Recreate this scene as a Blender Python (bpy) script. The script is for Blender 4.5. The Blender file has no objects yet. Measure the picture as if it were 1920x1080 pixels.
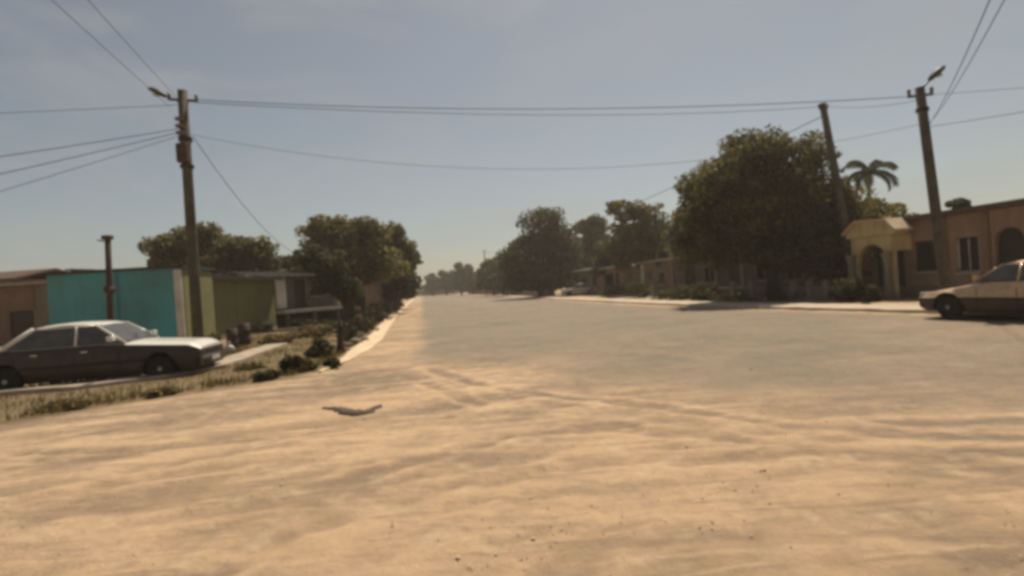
import bpy, math, random
import numpy as np
from mathutils import Vector, Matrix, Euler
random.seed(7)
rng = np.random.default_rng(7)
S = bpy.context.scene
C = S.collection
R = math.radians

# ------------------------------------------------------------------ camera
FPX = 1000.0                       # focal length in pixels of the 1920 wide photograph
CAM = Vector((0, 0, 1.7))
ROLL, PITCH = R(4.0), -0.0042
_R0 = Vector((1, 0, 0)); _F = Vector((0, math.cos(PITCH), math.sin(PITCH))); _U0 = _R0.cross(_F)
CR = math.cos(ROLL) * _R0 - math.sin(ROLL) * _U0
CU = math.sin(ROLL) * _R0 + math.cos(ROLL) * _U0
cd = bpy.data.cameras.new('camera'); cam = bpy.data.objects.new('camera', cd); C.objects.link(cam)
cd.sensor_width = 36; cd.lens = 36 * FPX / 1920; cd.clip_start = 0.1; cd.clip_end = 6000
M3 = Matrix((CR, CU, -_F)).transposed()
cam.matrix_world = Matrix.Translation(CAM) @ M3.to_4x4()
S.camera = cam

def ray(px, py):
    return _F + (px - 960) / FPX * CR + (540 - py) / FPX * CU
def W(px, py, D):                  # world point seen at a pixel, D metres ahead
    d = ray(px, py); return CAM + d * (D / d.y)
def G(px, py, z=0.0):              # the ground point seen at a pixel
    d = ray(px, py); return CAM + d * ((z - CAM.z) / d.z)

# ------------------------------------------------------------------ world, sun, exposure
SUN_EL, SUN_AZ = R(60), R(20)     # azimuth measured from +Y towards +X
wd = bpy.data.worlds.new('World'); S.world = wd; wd.use_nodes = True
nt = wd.node_tree; nt.nodes.clear()
sky = nt.nodes.new('ShaderNodeTexSky'); sky.sky_type = 'NISHITA'; sky.sun_disc = False
sky.sun_elevation = SUN_EL; sky.sun_rotation = SUN_AZ
sky.air_density = 1.0; sky.dust_density = 1.1; sky.ozone_density = 1.0
hs = nt.nodes.new('ShaderNodeHueSaturation'); hs.inputs['Saturation'].default_value = 0.68
tint = nt.nodes.new('ShaderNodeMix'); tint.data_type = 'RGBA'; tint.blend_type = 'MULTIPLY'
tint.inputs[0].default_value = 1.0; tint.inputs[7].default_value = (1.0, 0.955, 0.855, 1)
bg = nt.nodes.new('ShaderNodeBackground'); bg.inputs[1].default_value = 0.056
wo = nt.nodes.new('ShaderNodeOutputWorld')
nt.links.new(sky.outputs[0], hs.inputs['Color']); nt.links.new(hs.outputs[0], tint.inputs[6])
tcw = nt.nodes.new('ShaderNodeTexCoord'); mpw = nt.nodes.new('ShaderNodeMapping'); mpw.inputs['Scale'].default_value = (2.2, 2.2, 7.0)
nzw = nt.nodes.new('ShaderNodeTexNoise'); nzw.inputs['Scale'].default_value = 1.6; nzw.inputs['Detail'].default_value = 6; nzw.inputs['Distortion'].default_value = 0.6
rpw = nt.nodes.new('ShaderNodeMapRange'); rpw.inputs[1].default_value = 0.46; rpw.inputs[2].default_value = 0.75; rpw.inputs[3].default_value = 0; rpw.inputs[4].default_value = 0.5
cl_ = nt.nodes.new('ShaderNodeMix'); cl_.data_type = 'RGBA'; cl_.inputs[7].default_value = (5.6, 5.5, 5.3, 1)   # thin high cloud veil
nt.links.new(tcw.outputs['Generated'], mpw.inputs[0]); nt.links.new(mpw.outputs[0], nzw.inputs['Vector']); nt.links.new(nzw.outputs['Fac'], rpw.inputs[0])
nt.links.new(rpw.outputs[0], cl_.inputs[0]); nt.links.new(tint.outputs[2], cl_.inputs[6])
nt.links.new(cl_.outputs[2], bg.inputs[0]); nt.links.new(bg.outputs[0], wo.inputs[0])

sl = bpy.data.lights.new('sun', 'SUN'); sl.energy = 4.2; sl.angle = R(0.7); sl.color = (1.0, 0.90, 0.74)
sun = bpy.data.objects.new('sun', sl); C.objects.link(sun)
sdir = Vector((math.sin(SUN_AZ) * math.cos(SUN_EL), math.cos(SUN_AZ) * math.cos(SUN_EL), math.sin(SUN_EL)))
sun.rotation_euler = sdir.to_track_quat('Z', 'Y').to_euler()
S.view_settings.view_transform = 'Standard'; S.view_settings.look = 'None'
S.view_settings.exposure = 0.4; S.view_settings.gamma = 1.0
S.render.engine = 'CYCLES'
S.cycles.max_bounces = 6; S.cycles.diffuse_bounces = 3; S.cycles.transparent_max_bounces = 6
S.cycles.filter_width = 3.8        # the photograph is a soft, low-resolution picture
S.cycles.use_denoising = True

# ------------------------------------------------------------------ materials
MATS = {}
def mat(name, col, rough=0.85, col2=None, scale=3.0, detail=6, bump=0.0, bscale=20.0, metal=0.0,
        streak=0.0, spec=0.3, trans=0.0, island=0.0, coat=0.0, dirt=None, dirt_h=0.0):
    if name in MATS: return MATS[name]
    m = bpy.data.materials.new(name); MATS[name] = m; m.use_nodes = True
    n = m.node_tree; b = n.nodes['Principled BSDF']; L = n.links.new
    b.inputs['Roughness'].default_value = rough; b.inputs['Metallic'].default_value = metal
    b.inputs['Specular IOR Level'].default_value = spec
    b.inputs['Coat Weight'].default_value = coat; b.inputs['Coat Roughness'].default_value = 0.12
    tc = n.nodes.new('ShaderNodeTexCoord')
    out = None
    c1 = (*col, 1); c2 = (*(col2 or tuple(c * 0.72 for c in col)), 1)
    nz = n.nodes.new('ShaderNodeTexNoise'); nz.inputs['Scale'].default_value = scale; nz.inputs['Detail'].default_value = detail
    nz.inputs['Roughness'].default_value = 0.65
    L(tc.outputs['Object'], nz.inputs['Vector'])
    rp = n.nodes.new('ShaderNodeValToRGB'); rp.color_ramp.elements[0].position = 0.36; rp.color_ramp.elements[1].position = 0.66
    rp.color_ramp.elements[0].color = c2; rp.color_ramp.elements[1].color = c1
    L(nz.outputs['Fac'], rp.inputs[0]); out = rp.outputs[0]
    if streak:
        mp = n.nodes.new('ShaderNodeMapping'); mp.inputs['Scale'].default_value = (7, 7, 0.6); L(tc.outputs['Object'], mp.inputs[0])
        n2 = n.nodes.new('ShaderNodeTexNoise'); n2.inputs['Scale'].default_value = 1.0; n2.inputs['Detail'].default_value = 5
        L(mp.outputs[0], n2.inputs['Vector'])
        r2 = n.nodes.new('ShaderNodeMapRange'); r2.inputs['From Min'].default_value = 0.5; r2.inputs['From Max'].default_value = 0.72
        r2.inputs['To Max'].default_value = streak; L(n2.outputs['Fac'], r2.inputs['Value'])
        mx = n.nodes.new('ShaderNodeMix'); mx.data_type = 'RGBA'; L(r2.outputs[0], mx.inputs[0]); L(out, mx.inputs[6])
        mx.inputs[7].default_value = (*(dirt or (0.10, 0.08, 0.055)), 1); out = mx.outputs[2]
    if dirt_h:      # splashed dirt on the lowest part of a wall
        sx = n.nodes.new('ShaderNodeSeparateXYZ'); L(tc.outputs['Object'], sx.inputs[0])
        ad = n.nodes.new('ShaderNodeMath'); ad.operation = 'ADD'; L(sx.outputs[2], ad.inputs[0])
        ml = n.nodes.new('ShaderNodeMath'); ml.operation = 'MULTIPLY'; ml.inputs[1].default_value = -0.9; L(nz.outputs['Fac'], ml.inputs[0])
        L(ml.outputs[0], ad.inputs[1])
        r3 = n.nodes.new('ShaderNodeMapRange'); r3.inputs['From Min'].default_value = dirt_h - 0.45; r3.inputs['From Max'].default_value = -0.35
        r3.inputs['To Max'].default_value = 0.7; L(ad.outputs[0], r3.inputs['Value'])
        mx = n.nodes.new('ShaderNodeMix'); mx.data_type = 'RGBA'; L(r3.outputs[0], mx.inputs[0]); L(out, mx.inputs[6])
        mx.inputs[7].default_value = (0.17, 0.12, 0.075, 1); out = mx.outputs[2]
    if island:
        ge = n.nodes.new('ShaderNodeNewGeometry')
        h = n.nodes.new('ShaderNodeHueSaturation')
        mr = n.nodes.new('ShaderNodeMapRange'); mr.inputs['To Min'].default_value = 1 - island; mr.inputs['To Max'].default_value = 1 + island
        L(ge.outputs['Random Per Island'], mr.inputs['Value']); L(mr.outputs[0], h.inputs['Value']); L(out, h.inputs['Color']); out = h.outputs[0]
    L(out, b.inputs['Base Color'])
    if bump:
        nb = n.nodes.new('ShaderNodeTexNoise'); nb.inputs['Scale'].default_value = bscale; nb.inputs['Detail'].default_value = 5
        L(tc.outputs['Object'], nb.inputs['Vector'])
        bp = n.nodes.new('ShaderNodeBump'); bp.inputs['Strength'].default_value = bump; bp.inputs['Distance'].default_value = 0.03
        L(nb.outputs['Fac'], bp.inputs['Height']); L(bp.outputs[0], b.inputs['Normal'])
    if trans:
        tr = n.nodes.new('ShaderNodeBsdfTranslucent'); L(out, tr.inputs['Color'])
        ms = n.nodes.new('ShaderNodeMixShader'); ms.inputs[0].default_value = trans
        L(b.outputs[0], ms.inputs[1]); L(tr.outputs[0], ms.inputs[2]); L(ms.outputs[0], n.nodes['Material Output'].inputs[0])
    return m

concrete = mat('concrete', (0.42, 0.36, 0.28), 0.9, (0.27, 0.22, 0.165), 2.5, bump=0.4, streak=0.3)
pole_con = mat('pole_concrete', (0.10, 0.085, 0.06), 0.9, (0.055, 0.048, 0.035), 3, bump=0.4)
wood_dark = mat('weathered_wood', (0.085, 0.05, 0.034), 0.9, (0.045, 0.028, 0.02), 9, bump=0.6)
bark = mat('bark', (0.075, 0.05, 0.036), 0.95, (0.035, 0.024, 0.018), 6, bump=0.8)
palm_bark = mat('palm_bark', (0.30, 0.26, 0.20), 0.95, (0.18, 0.15, 0.11), 6, bump=0.6)
metal_grey = mat('galvanised', (0.12, 0.125, 0.11), 0.55, metal=0.5, bump=0.1)
lamp_green = mat('lamp_housing', (0.035, 0.055, 0.045), 0.6)
glass_lamp = mat('lamp_glass', (0.45, 0.45, 0.42), 0.3, (0.35, 0.35, 0.32))
wire_m = mat('wire', (0.075, 0.078, 0.08), 0.7)
porcelain = mat('porcelain', (0.16, 0.10, 0.07), 0.3)
void_shade = mat('painted_void_shade', (0.03, 0.02, 0.015), 0.9)  # near-black colour stands in for the shade inside openings and voids
turq = mat('turquoise_paint', (0.065, 0.31, 0.34), 0.8, (0.075, 0.19, 0.195), 0.4, bump=0.15, streak=0.25, dirt=(0.075, 0.085, 0.06), dirt_h=0.5)
olive = mat('olive_paint', (0.20, 0.185, 0.075), 0.9, (0.15, 0.14, 0.058), 0.9, bump=0.3, streak=0.25, dirt=(0.07, 0.065, 0.035), dirt_h=0.5)
tanwall = mat('tan_plaster', (0.23, 0.19, 0.145), 0.9, (0.17, 0.135, 0.1), 1.0, bump=0.3, streak=0.4, dirt_h=0.4)
brownwall = mat('brown_plaster', (0.20, 0.13, 0.092), 0.9, (0.14, 0.09, 0.065), 1.0, bump=0.3, streak=0.4, dirt_h=0.4)
rosewall = mat('dusty_brown_plaster', (0.27, 0.185, 0.13), 0.9, (0.19, 0.128, 0.092), 1.1, bump=0.3, streak=0.4, dirt_h=0.5)
pale = mat('pale_paint', (0.55, 0.52, 0.46), 0.8, (0.40, 0.37, 0.32), 2, bump=0.15, streak=0.3)
greywall = mat('grey_plaster', (0.15, 0.13, 0.115), 0.9, (0.10, 0.085, 0.075), 1.2, bump=0.3, streak=0.4, dirt_h=0.4)
ochre = mat('ochre_paint', (0.60, 0.475, 0.25), 0.85, (0.46, 0.35, 0.17), 1.2, bump=0.25, streak=0.4, dirt_h=0.3)
rooftile = mat('roof_tiles', (0.11, 0.065, 0.045), 0.9, (0.065, 0.04, 0.03), 3, bump=0.8, bscale=8)
roofdark = mat('dark_roof', (0.05, 0.043, 0.028), 0.9, (0.03, 0.026, 0.018), 2, bump=0.4)
rooflight = mat('fibre_roof', (0.33, 0.29, 0.235), 0.85, (0.22, 0.19, 0.15), 2, bump=0.4, streak=0.3)
wood_door = mat('brown_door', (0.07, 0.04, 0.028), 0.7, (0.045, 0.028, 0.02), 4)
win_glass = mat('window_glass', (0.035, 0.032, 0.028), 0.12, (0.025, 0.022, 0.02), 2, spec=0.5)
iron = mat('iron_bars', (0.03, 0.028, 0.025), 0.6, metal=0.3)
rubber = mat('rubber', (0.022, 0.02, 0.018), 0.9, bump=0.2)
rim_m = mat('rim_metal', (0.33, 0.32, 0.30), 0.4, metal=0.7)
chrome = mat('chrome_trim', (0.5, 0.49, 0.46), 0.25, metal=0.9)
car_glass = mat('car_glass', (0.085, 0.072, 0.056), 0.22, (0.04, 0.036, 0.03), 3, spec=0.8)
light_lens = mat('lamp_lens', (0.5, 0.48, 0.43), 0.15)
red_lens = mat('tail_lens', (0.25, 0.02, 0.012), 0.2)
white_car = mat('white_car_paint', (0.72, 0.68, 0.61), 0.3, (0.62, 0.57, 0.49), 4, coat=0.6)
car_side_shade = mat('painted_car_side_shade', (0.032, 0.021, 0.016), 0.5, (0.05, 0.034, 0.024), 3, coat=0.15)  # dark brown holds the shade of the backlit car sides, not a second paint
tan_car = mat('bronze_car_paint', (0.50, 0.33, 0.19), 0.3, (0.40, 0.26, 0.15), 5, metal=0.2, coat=0.7)
grey_car = mat('grey_car_paint', (0.42, 0.38, 0.32), 0.35, (0.34, 0.30, 0.25), 4, coat=0.5)
rock_m = mat('rock', (0.34, 0.28, 0.21), 0.95, (0.2, 0.16, 0.12), 6, bump=0.8)
drum_m = mat('rusty_drum', (0.085, 0.045, 0.03), 0.8, (0.04, 0.028, 0.022), 6, metal=0.2, bump=0.3)
bag_m = mat('white_sack', (0.55, 0.51, 0.45), 0.7, (0.42, 0.38, 0.33), 6, bump=0.5)
leaf = [mat('leaf_olive', (0.19, 0.168, 0.055), 0.6, (0.062, 0.056, 0.026), 0.42, 4, trans=0.48, island=0.5, spec=0.1),
        mat('leaf_dark', (0.115, 0.118, 0.044), 0.6, (0.055, 0.058, 0.027), 0.55, 3, trans=0.35, island=0.4, spec=0.1),
        mat('leaf_yellowish', (0.25, 0.205, 0.07), 0.6, (0.085, 0.077, 0.030), 0.6, 3, trans=0.48, island=0.4, spec=0.1),
        mat('leaf_far', (0.105, 0.095, 0.050), 0.7, (0.075, 0.068, 0.038), 0.3, 3, trans=0.15, island=0.35)]
palm_leaf = mat('palm_leaf', (0.055, 0.062, 0.028), 0.85, (0.038, 0.045, 0.02), 1, 3, trans=0.25, island=0.3, spec=0.05)
grass_m = mat('dry_grass', (0.24, 0.17, 0.062), 0.8, (0.12, 0.098, 0.036), 0.8, 3, trans=0.25, island=0.4)
weed_m = mat('weed_leaf', (0.075, 0.066, 0.025), 0.8, (0.045, 0.04, 0.018), 1.2, 3, trans=0.2, island=0.4)

# ------------------------------------------------------------------ helpers
class MB:
    def __init__(s): s.v = []; s.f = []
    def add(s, v, f):
        o = len(s.v); s.v += [tuple(p) for p in v]; s.f += [tuple(i + o for i in q) for q in f]; return s
    def box(s, x0, x1, y0, y1, z0, z1, bev=0.0):
        if bev:
            b = bev
            xs, ys, zs = (x0, x0 + b, x1 - b, x1), (y0, y0 + b, y1 - b, y1), (z0, z1)
            ring = [(x0 + b, y0), (x1 - b, y0), (x1, y0 + b), (x1, y1 - b), (x1 - b, y1), (x0 + b, y1), (x0, y1 - b), (x0, y0 + b)]
            cx, cy = (x0 + x1) / 2, (y0 + y1) / 2
            def inn(p): return (p[0] + (b if p[0] < cx else -b) * .7, p[1] + (b if p[1] < cy else -b) * .7)
            v = [(*inn(p), z0) for p in ring] + [(*p, z0 + b) for p in ring] + [(*p, z1 - b) for p in ring] + [(*inn(p), z1) for p in ring]
            f = [tuple(reversed(range(8))), tuple(range(24, 32))]
            for k in range(3):
                for i in range(8):
                    j = (i + 1) % 8; f.append((k * 8 + i, k * 8 + j, k * 8 + 8 + j, k * 8 + 8 + i))
            return s.add(v, f)
        v = [(x, y, z) for z in (z0, z1) for y in (y0, y1) for x in (x0, x1)]
        return s.add(v, [(0, 2, 3, 1), (4, 5, 7, 6), (0, 1, 5, 4), (2, 6, 7, 3), (0, 4, 6, 2), (1, 3, 7, 5)])
    def tube(s, pts, rad, n=8, cap=True):
        pts = [Vector(p) for p in pts]
        if not hasattr(rad, '__len__'): rad = [rad] * len(pts)
        v = []; up = None
        for i, p in enumerate(pts):
            t = (pts[min(i + 1, len(pts) - 1)] - pts[max(i - 1, 0)]).normalized()
            if up is None: up = t.orthogonal().normalized()
            up = (up - t * up.dot(t)).normalized(); w = t.cross(up)
            for k in range(n):
                a = 2 * math.pi * k / n; v.append(p + (up * math.cos(a) + w * math.sin(a)) * rad[i])
        f = []
        for i in range(len(pts) - 1):
            for k in range(n):
                j = (k + 1) % n; f.append((i * n + k, i * n + j, (i + 1) * n + j, (i + 1) * n + k))
        if cap: f.append(tuple(reversed(range(n)))); f.append(tuple(range((len(pts) - 1) * n, len(pts) * n)))
        return s.add(v, f)
    def lathe(s, prof, cx=0, cy=0, n=16):
        v = []; f = []
        for r_, z in prof:
            for k in range(n):
                a = 2 * math.pi * k / n; v.append((cx + r_ * math.cos(a), cy + r_ * math.sin(a), z))
        for i in range(len(prof) - 1):
            for k in range(n):
                j = (k + 1) % n; f.append((i * n + k, i * n + j, (i + 1) * n + j, (i + 1) * n + k))
        f.append(tuple(reversed(range(n)))); f.append(tuple(range((len(prof) - 1) * n, len(prof) * n)))
        return s.add(v, f)
    def prism(s, poly, a0, a1, axis='y'):   # polygon (u, z) extruded along y (or x)
        n = len(poly)
        P = (lambda u, z, a: (u, a, z)) if axis == 'y' else (lambda u, z, a: (a, u, z))
        v = [P(u, z, a0) for u, z in poly] + [P(u, z, a1) for u, z in poly]
        f = [tuple(range(n)), tuple(reversed(range(n, 2 * n)))] + [(i, i + n, (i + 1) % n + n, (i + 1) % n) for i in range(n)]
        return s.add(v, f)
    def ico(s, c, r, seed=0, sq=(1, 1, 1), rough=0.2):
        rr = random.Random(seed); n, m = 7, 10; v = []; f = []
        for i in range(n + 1):
            for k in range(m):
                th = math.pi * i / n; ph = 2 * math.pi * k / m
                q = r * (1 + rough * (rr.random() - .5) * 2) if 0 < i < n else r
                v.append((c[0] + q * sq[0] * math.sin(th) * math.cos(ph), c[1] + q * sq[1] * math.sin(th) * math.sin(ph), c[2] + q * sq[2] * math.cos(th)))
        for i in range(n):
            for k in range(m):
                j = (k + 1) % m; f.append((i * m + k, (i + 1) * m + k, (i + 1) * m + j, i * m + j))
        return s.add(v, f)
    def build(s, name, m, parent=None, smooth=False, loc=None):
        me = bpy.data.meshes.new(name); me.from_pydata(s.v, [], s.f); me.materials.append(m)
        if smooth: me.polygons.foreach_set('use_smooth', [True] * len(me.polygons))
        o = bpy.data.objects.new(name, me); C.objects.link(o)
        if parent: o.parent = parent
        if loc is not None: o.location = loc
        return o

def tag(o, label=None, cat=None, group=None, kind=None):
    if label: o['label'] = label
    if cat: o['category'] = cat
    if group: o['group'] = group
    if kind: o['kind'] = kind
    return o
def empty(name, loc, rz=0.0):
    o = bpy.data.objects.new(name, None); o.location = loc; o.rotation_euler = (0, 0, rz); C.objects.link(o); return o

def np_mesh(name, v, f, m, parent=None, smooth=False):
    me = bpy.data.meshes.new(name); k = f.shape[1]
    me.vertices.add(len(v)); me.vertices.foreach_set('co', np.asarray(v, np.float32).ravel())
    me.loops.add(f.size); me.loops.foreach_set('vertex_index', f.astype(np.int32).ravel())
    me.polygons.add(len(f)); me.polygons.foreach_set('loop_start', np.arange(0, f.size, k, dtype=np.int32))
    me.materials.append(m); me.update(calc_edges=True)
    if smooth: me.polygons.foreach_set('use_smooth', np.ones(len(f), bool))
    o = bpy.data.objects.new(name, me); C.objects.link(o)
    if parent: o.parent = parent
    return o

_tab = rng.random((256, 256))
def vnoise(x, y):
    xi, yi = np.floor(x).astype(int), np.floor(y).astype(int); fx, fy = x - xi, y - yi
    fx = fx * fx * (3 - 2 * fx); fy = fy * fy * (3 - 2 * fy)
    g = lambda i, j: _tab[i & 255, j & 255]
    return (g(xi, yi) * (1 - fx) + g(xi + 1, yi) * fx) * (1 - fy) + (g(xi, yi + 1) * (1 - fx) + g(xi + 1, yi + 1) * fx) * fy
def fbm(x, y, o=4, ox=0.0):
    r = 0; a = .5; s = 0
    for k in range(o):
        r = r + a * vnoise(x * 2 ** k + ox + 17.3 * k, y * 2 ** k + ox * 1.7 + 9.1 * k); s += a; a *= .55
    return r / s
def sm(a, b, x):
    t = np.clip((x - a) / (b - a), 0, 1); return t * t * (3 - 2 * t)
def in_poly(x, y, P):
    r = np.zeros(x.shape, bool); n = len(P)
    for i in range(n):
        x1, y1 = P[i]; x2, y2 = P[(i + 1) % n]
        c = ((y1 > y) != (y2 > y)) & (x < (x2 - x1) * (y - y1) / ((y2 - y1) if y2 != y1 else 1e-9) + x1); r ^= c
    return r
def poly_dist(x, y, P, closed=True):
    d = np.full(x.shape, 1e9); n = len(P)
    for i in range(n if closed else n - 1):
        x1, y1 = P[i]; x2, y2 = P[(i + 1) % n]; dx, dy = x2 - x1, y2 - y1; q = dx * dx + dy * dy + 1e-9
        t = np.clip(((x - x1) * dx + (y - y1) * dy) / q, 0, 1)
        d = np.minimum(d, np.hypot(x - x1 - t * dx, y - y1 - t * dy))
    return d
def g2(*pts): return [tuple(G(*p).xy) for p in pts]

# ------------------------------------------------------------------ ground and road: one fan-shaped grid split in two sheets
RU = Vector((-0.1675, 0.9859)); RT = Vector((0.9859, 0.1675))      # along and across the road
def RP(t, s): p = RU * s + RT * t; return p.x, p.y
th = np.concatenate([np.linspace(-math.pi, R(-66), 40, endpoint=False), np.linspace(R(-66), R(66), 440), np.linspace(R(66), math.pi, 41)[1:-1]])
r_ = [0.3]
while r_[-1] < 4: r_.append(r_[-1] * 1.08)
while r_[-1] < 40: r_.append(r_[-1] * 1.0095)
while r_[-1] < 3500: r_.append(r_[-1] * 1.05)
r_ = np.array(r_); NT, NR = len(th), len(r_)
rr, tt = np.meshgrid(r_, th, indexing='ij')
GX, GY = rr * np.sin(tt), rr * np.cos(tt) - 2.2
gs, gt = GX * RU.x + GY * RU.y, GX * RT.x + GY * RT.y
tl = np.interp(gs, [-30, -8, -1.3, 1.5, 3.4, 7, 11, 14, 400], [9, 8.5, 7.2, 6.2, 4.8, 2.0, -0.3, -0.6, -0.3])
trt = np.interp(gs, [-20, 8, 20, 30, 400], [15.5, 15.2, 13.4, 12.7, 12.3])
wob = (fbm(GX * .6, GY * .6, 4, 3) - .5)
near = 1 - sm(11, 16, gs)
dl = gt - tl + wob * (0.5 + 2.6 * near)
asp = sm(-1.0, 1.3, dl) * near + sm(-0.9, 0.9, dl + wob * 1.5) * (1 - near)
asp = asp * sm(-.08, .08, trt - gt + wob * 0.4) * (gs < 700)
dusty = np.clip((1 - sm(-.8, 4.6, dl)) * near + 0.25 * near * sm(0.42, 0.68, fbm(GX * .5, GY * .5, 4, 8)) + (1 - sm(0.0, .9, dl)) * (1 - near) * .8 + .35 * (1 - sm(0, 1.2, trt - gt)), 0, 1)
VERGE = g2((-300, 790), (-60, 744), (200, 712), (400, 690), (425, 650), (440, 612), (520, 596), (600, 590), (690, 574), (752, 566), (752, 580), (722, 600), (690, 625), (660, 655), (610, 685), (560, 704), (400, 730), (200, 760), (0, 795), (-300, 855))
vd = poly_dist(GX, GY, VERGE); vin = in_poly(GX, GY, VERGE)
grassy = np.where(vin, 1.0, np.clip(1 - vd / .5, 0, 1)) * sm(.2, .5, fbm(GX * 1.7, GY * 1.7, 3, 21) + .25)
grassy = np.maximum(grassy, .35 * sm(.52, .7, fbm(GX * .25, GY * .25, 4, 31)) * (gt < -3.5) * (gs > 20))
BACKL = (gt < -3.5) & (gs > 19)
# tyre tracks: arcs out of the side street to the left and round on to the road
TR = [([(-200, 985), (0, 948), (260, 900), (520, 858), (780, 800), (900, 768), (1100, 760)], .17, 1.0),
      ([(-200, 1085), (0, 1040), (280, 985), (520, 940), (800, 862), (960, 815), (1180, 800)], .17, .9),
      ([(-200, 870), (0, 852), (300, 840), (600, 812), (760, 790), (900, 782)], .16, .7),
      ([(120, 1200), (420, 1060), (660, 960), (900, 905), (1200, 868), (1500, 850), (1990, 850)], .2, .9),
      ([(560, 1200), (690, 1040), (780, 970), (1000, 890), (1250, 845), (1500, 800), (1920, 790)], .18, .6),
      ([(800, 690), (900, 722), (1050, 745), (1250, 765), (1500, 800), (1700, 815), (1960, 822)], .17, .9),
      ([(800, 720), (900, 760), (1050, 790), (1250, 812), (1500, 838), (1700, 862), (1960, 880)], .17, .8),
      ([(1000, 1200), (1120, 1010), (1200, 950), (1300, 900), (1600, 870), (1990, 905)], .2, .4)]
rut = np.zeros(GX.shape); lip = np.zeros(GX.shape)
brk = sm(.22, .50, fbm(GX * .8, GY * .8, 3, 44))
for pts, w, st in TR:
    w = w * .62; d = poly_dist(GX, GY, g2(*pts), closed=False) + (fbm(GX * 2, GY * 2, 3, 51) - .5) * .25
    rut = np.maximum(rut, st * brk * (1 - sm(w * .6, w * 1.5, d)))
    lip = np.maximum(lip, st * brk * np.exp(-((d - w * 2.2) / (w * .7)) ** 2))
dusty = np.clip(dusty + lip * .85 * (1 - sm(13, 22, gs)) - rut * .35, 0, 1)
ang = np.where(GX < 0, R(22), R(22) - np.clip(GX * .28, 0, 1) * R(45))
al, ac = GX * np.cos(R(16)) + GY * np.sin(R(16)), -GX * np.sin(R(16)) + GY * np.cos(R(16))
warp = (fbm(GX * .35, GY * .35, 3, 61) - .5) * 1.6
strk = fbm(al * .38, (ac + warp) * 2.1, 4, 71)
lump = fbm(GX * 1.1, GY * 1.1, 5, 81); fine = fbm(GX * 5, GY * 5, 4, 91)
dist = np.hypot(GX, GY); fine2 = fbm(GX * 11, GY * 11, 3, 95)
rel = (1 - asp) * (1 - sm(25, 60, dist))
GZ = rel * ((strk - .5) * .024 * (1 - .6 * sm(-1.5, 1.5, GX)) + (lump - .5) * .022 + (fine - .5) * .024 - rut * .022 + lip * .024) + (asp * .25) * (1 - sm(12, 40, dist)) * ((lump - .5) * .04 + (fine - .5) * .01 - rut * .01)
bank = np.where(vin, 1.0, 0) * sm(0, 1.2, vd) * .10
GZ = GZ + bank
tone = np.clip(.52 + (strk - .5) * (3.4 - 2.0 * sm(-1.5, 1.5, GX)) * (1 - .6 * asp) + (lump - .5) * (1.2 - .5 * asp) + (fine - .5) * .9 + (fine2 - .5) * .6 + lip * .75 - rut * .62, 0, 1)
sand = np.clip(.5 + (fbm(GX * .3, GY * .3, 4, 101) - .5) * 2, 0, 1)
idx = np.arange(NR * NT).reshape(NR, NT)
a = idx[:-1]; b = idx[1:]
F4 = np.stack([a, np.roll(a, -1, 1), np.roll(b, -1, 1), b], -1).reshape(-1, 4)[:, ::-1]
V = np.stack([GX, GY, GZ], -1).reshape(-1, 3)
fa = asp.ravel()[F4].mean(1) > .5

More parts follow.
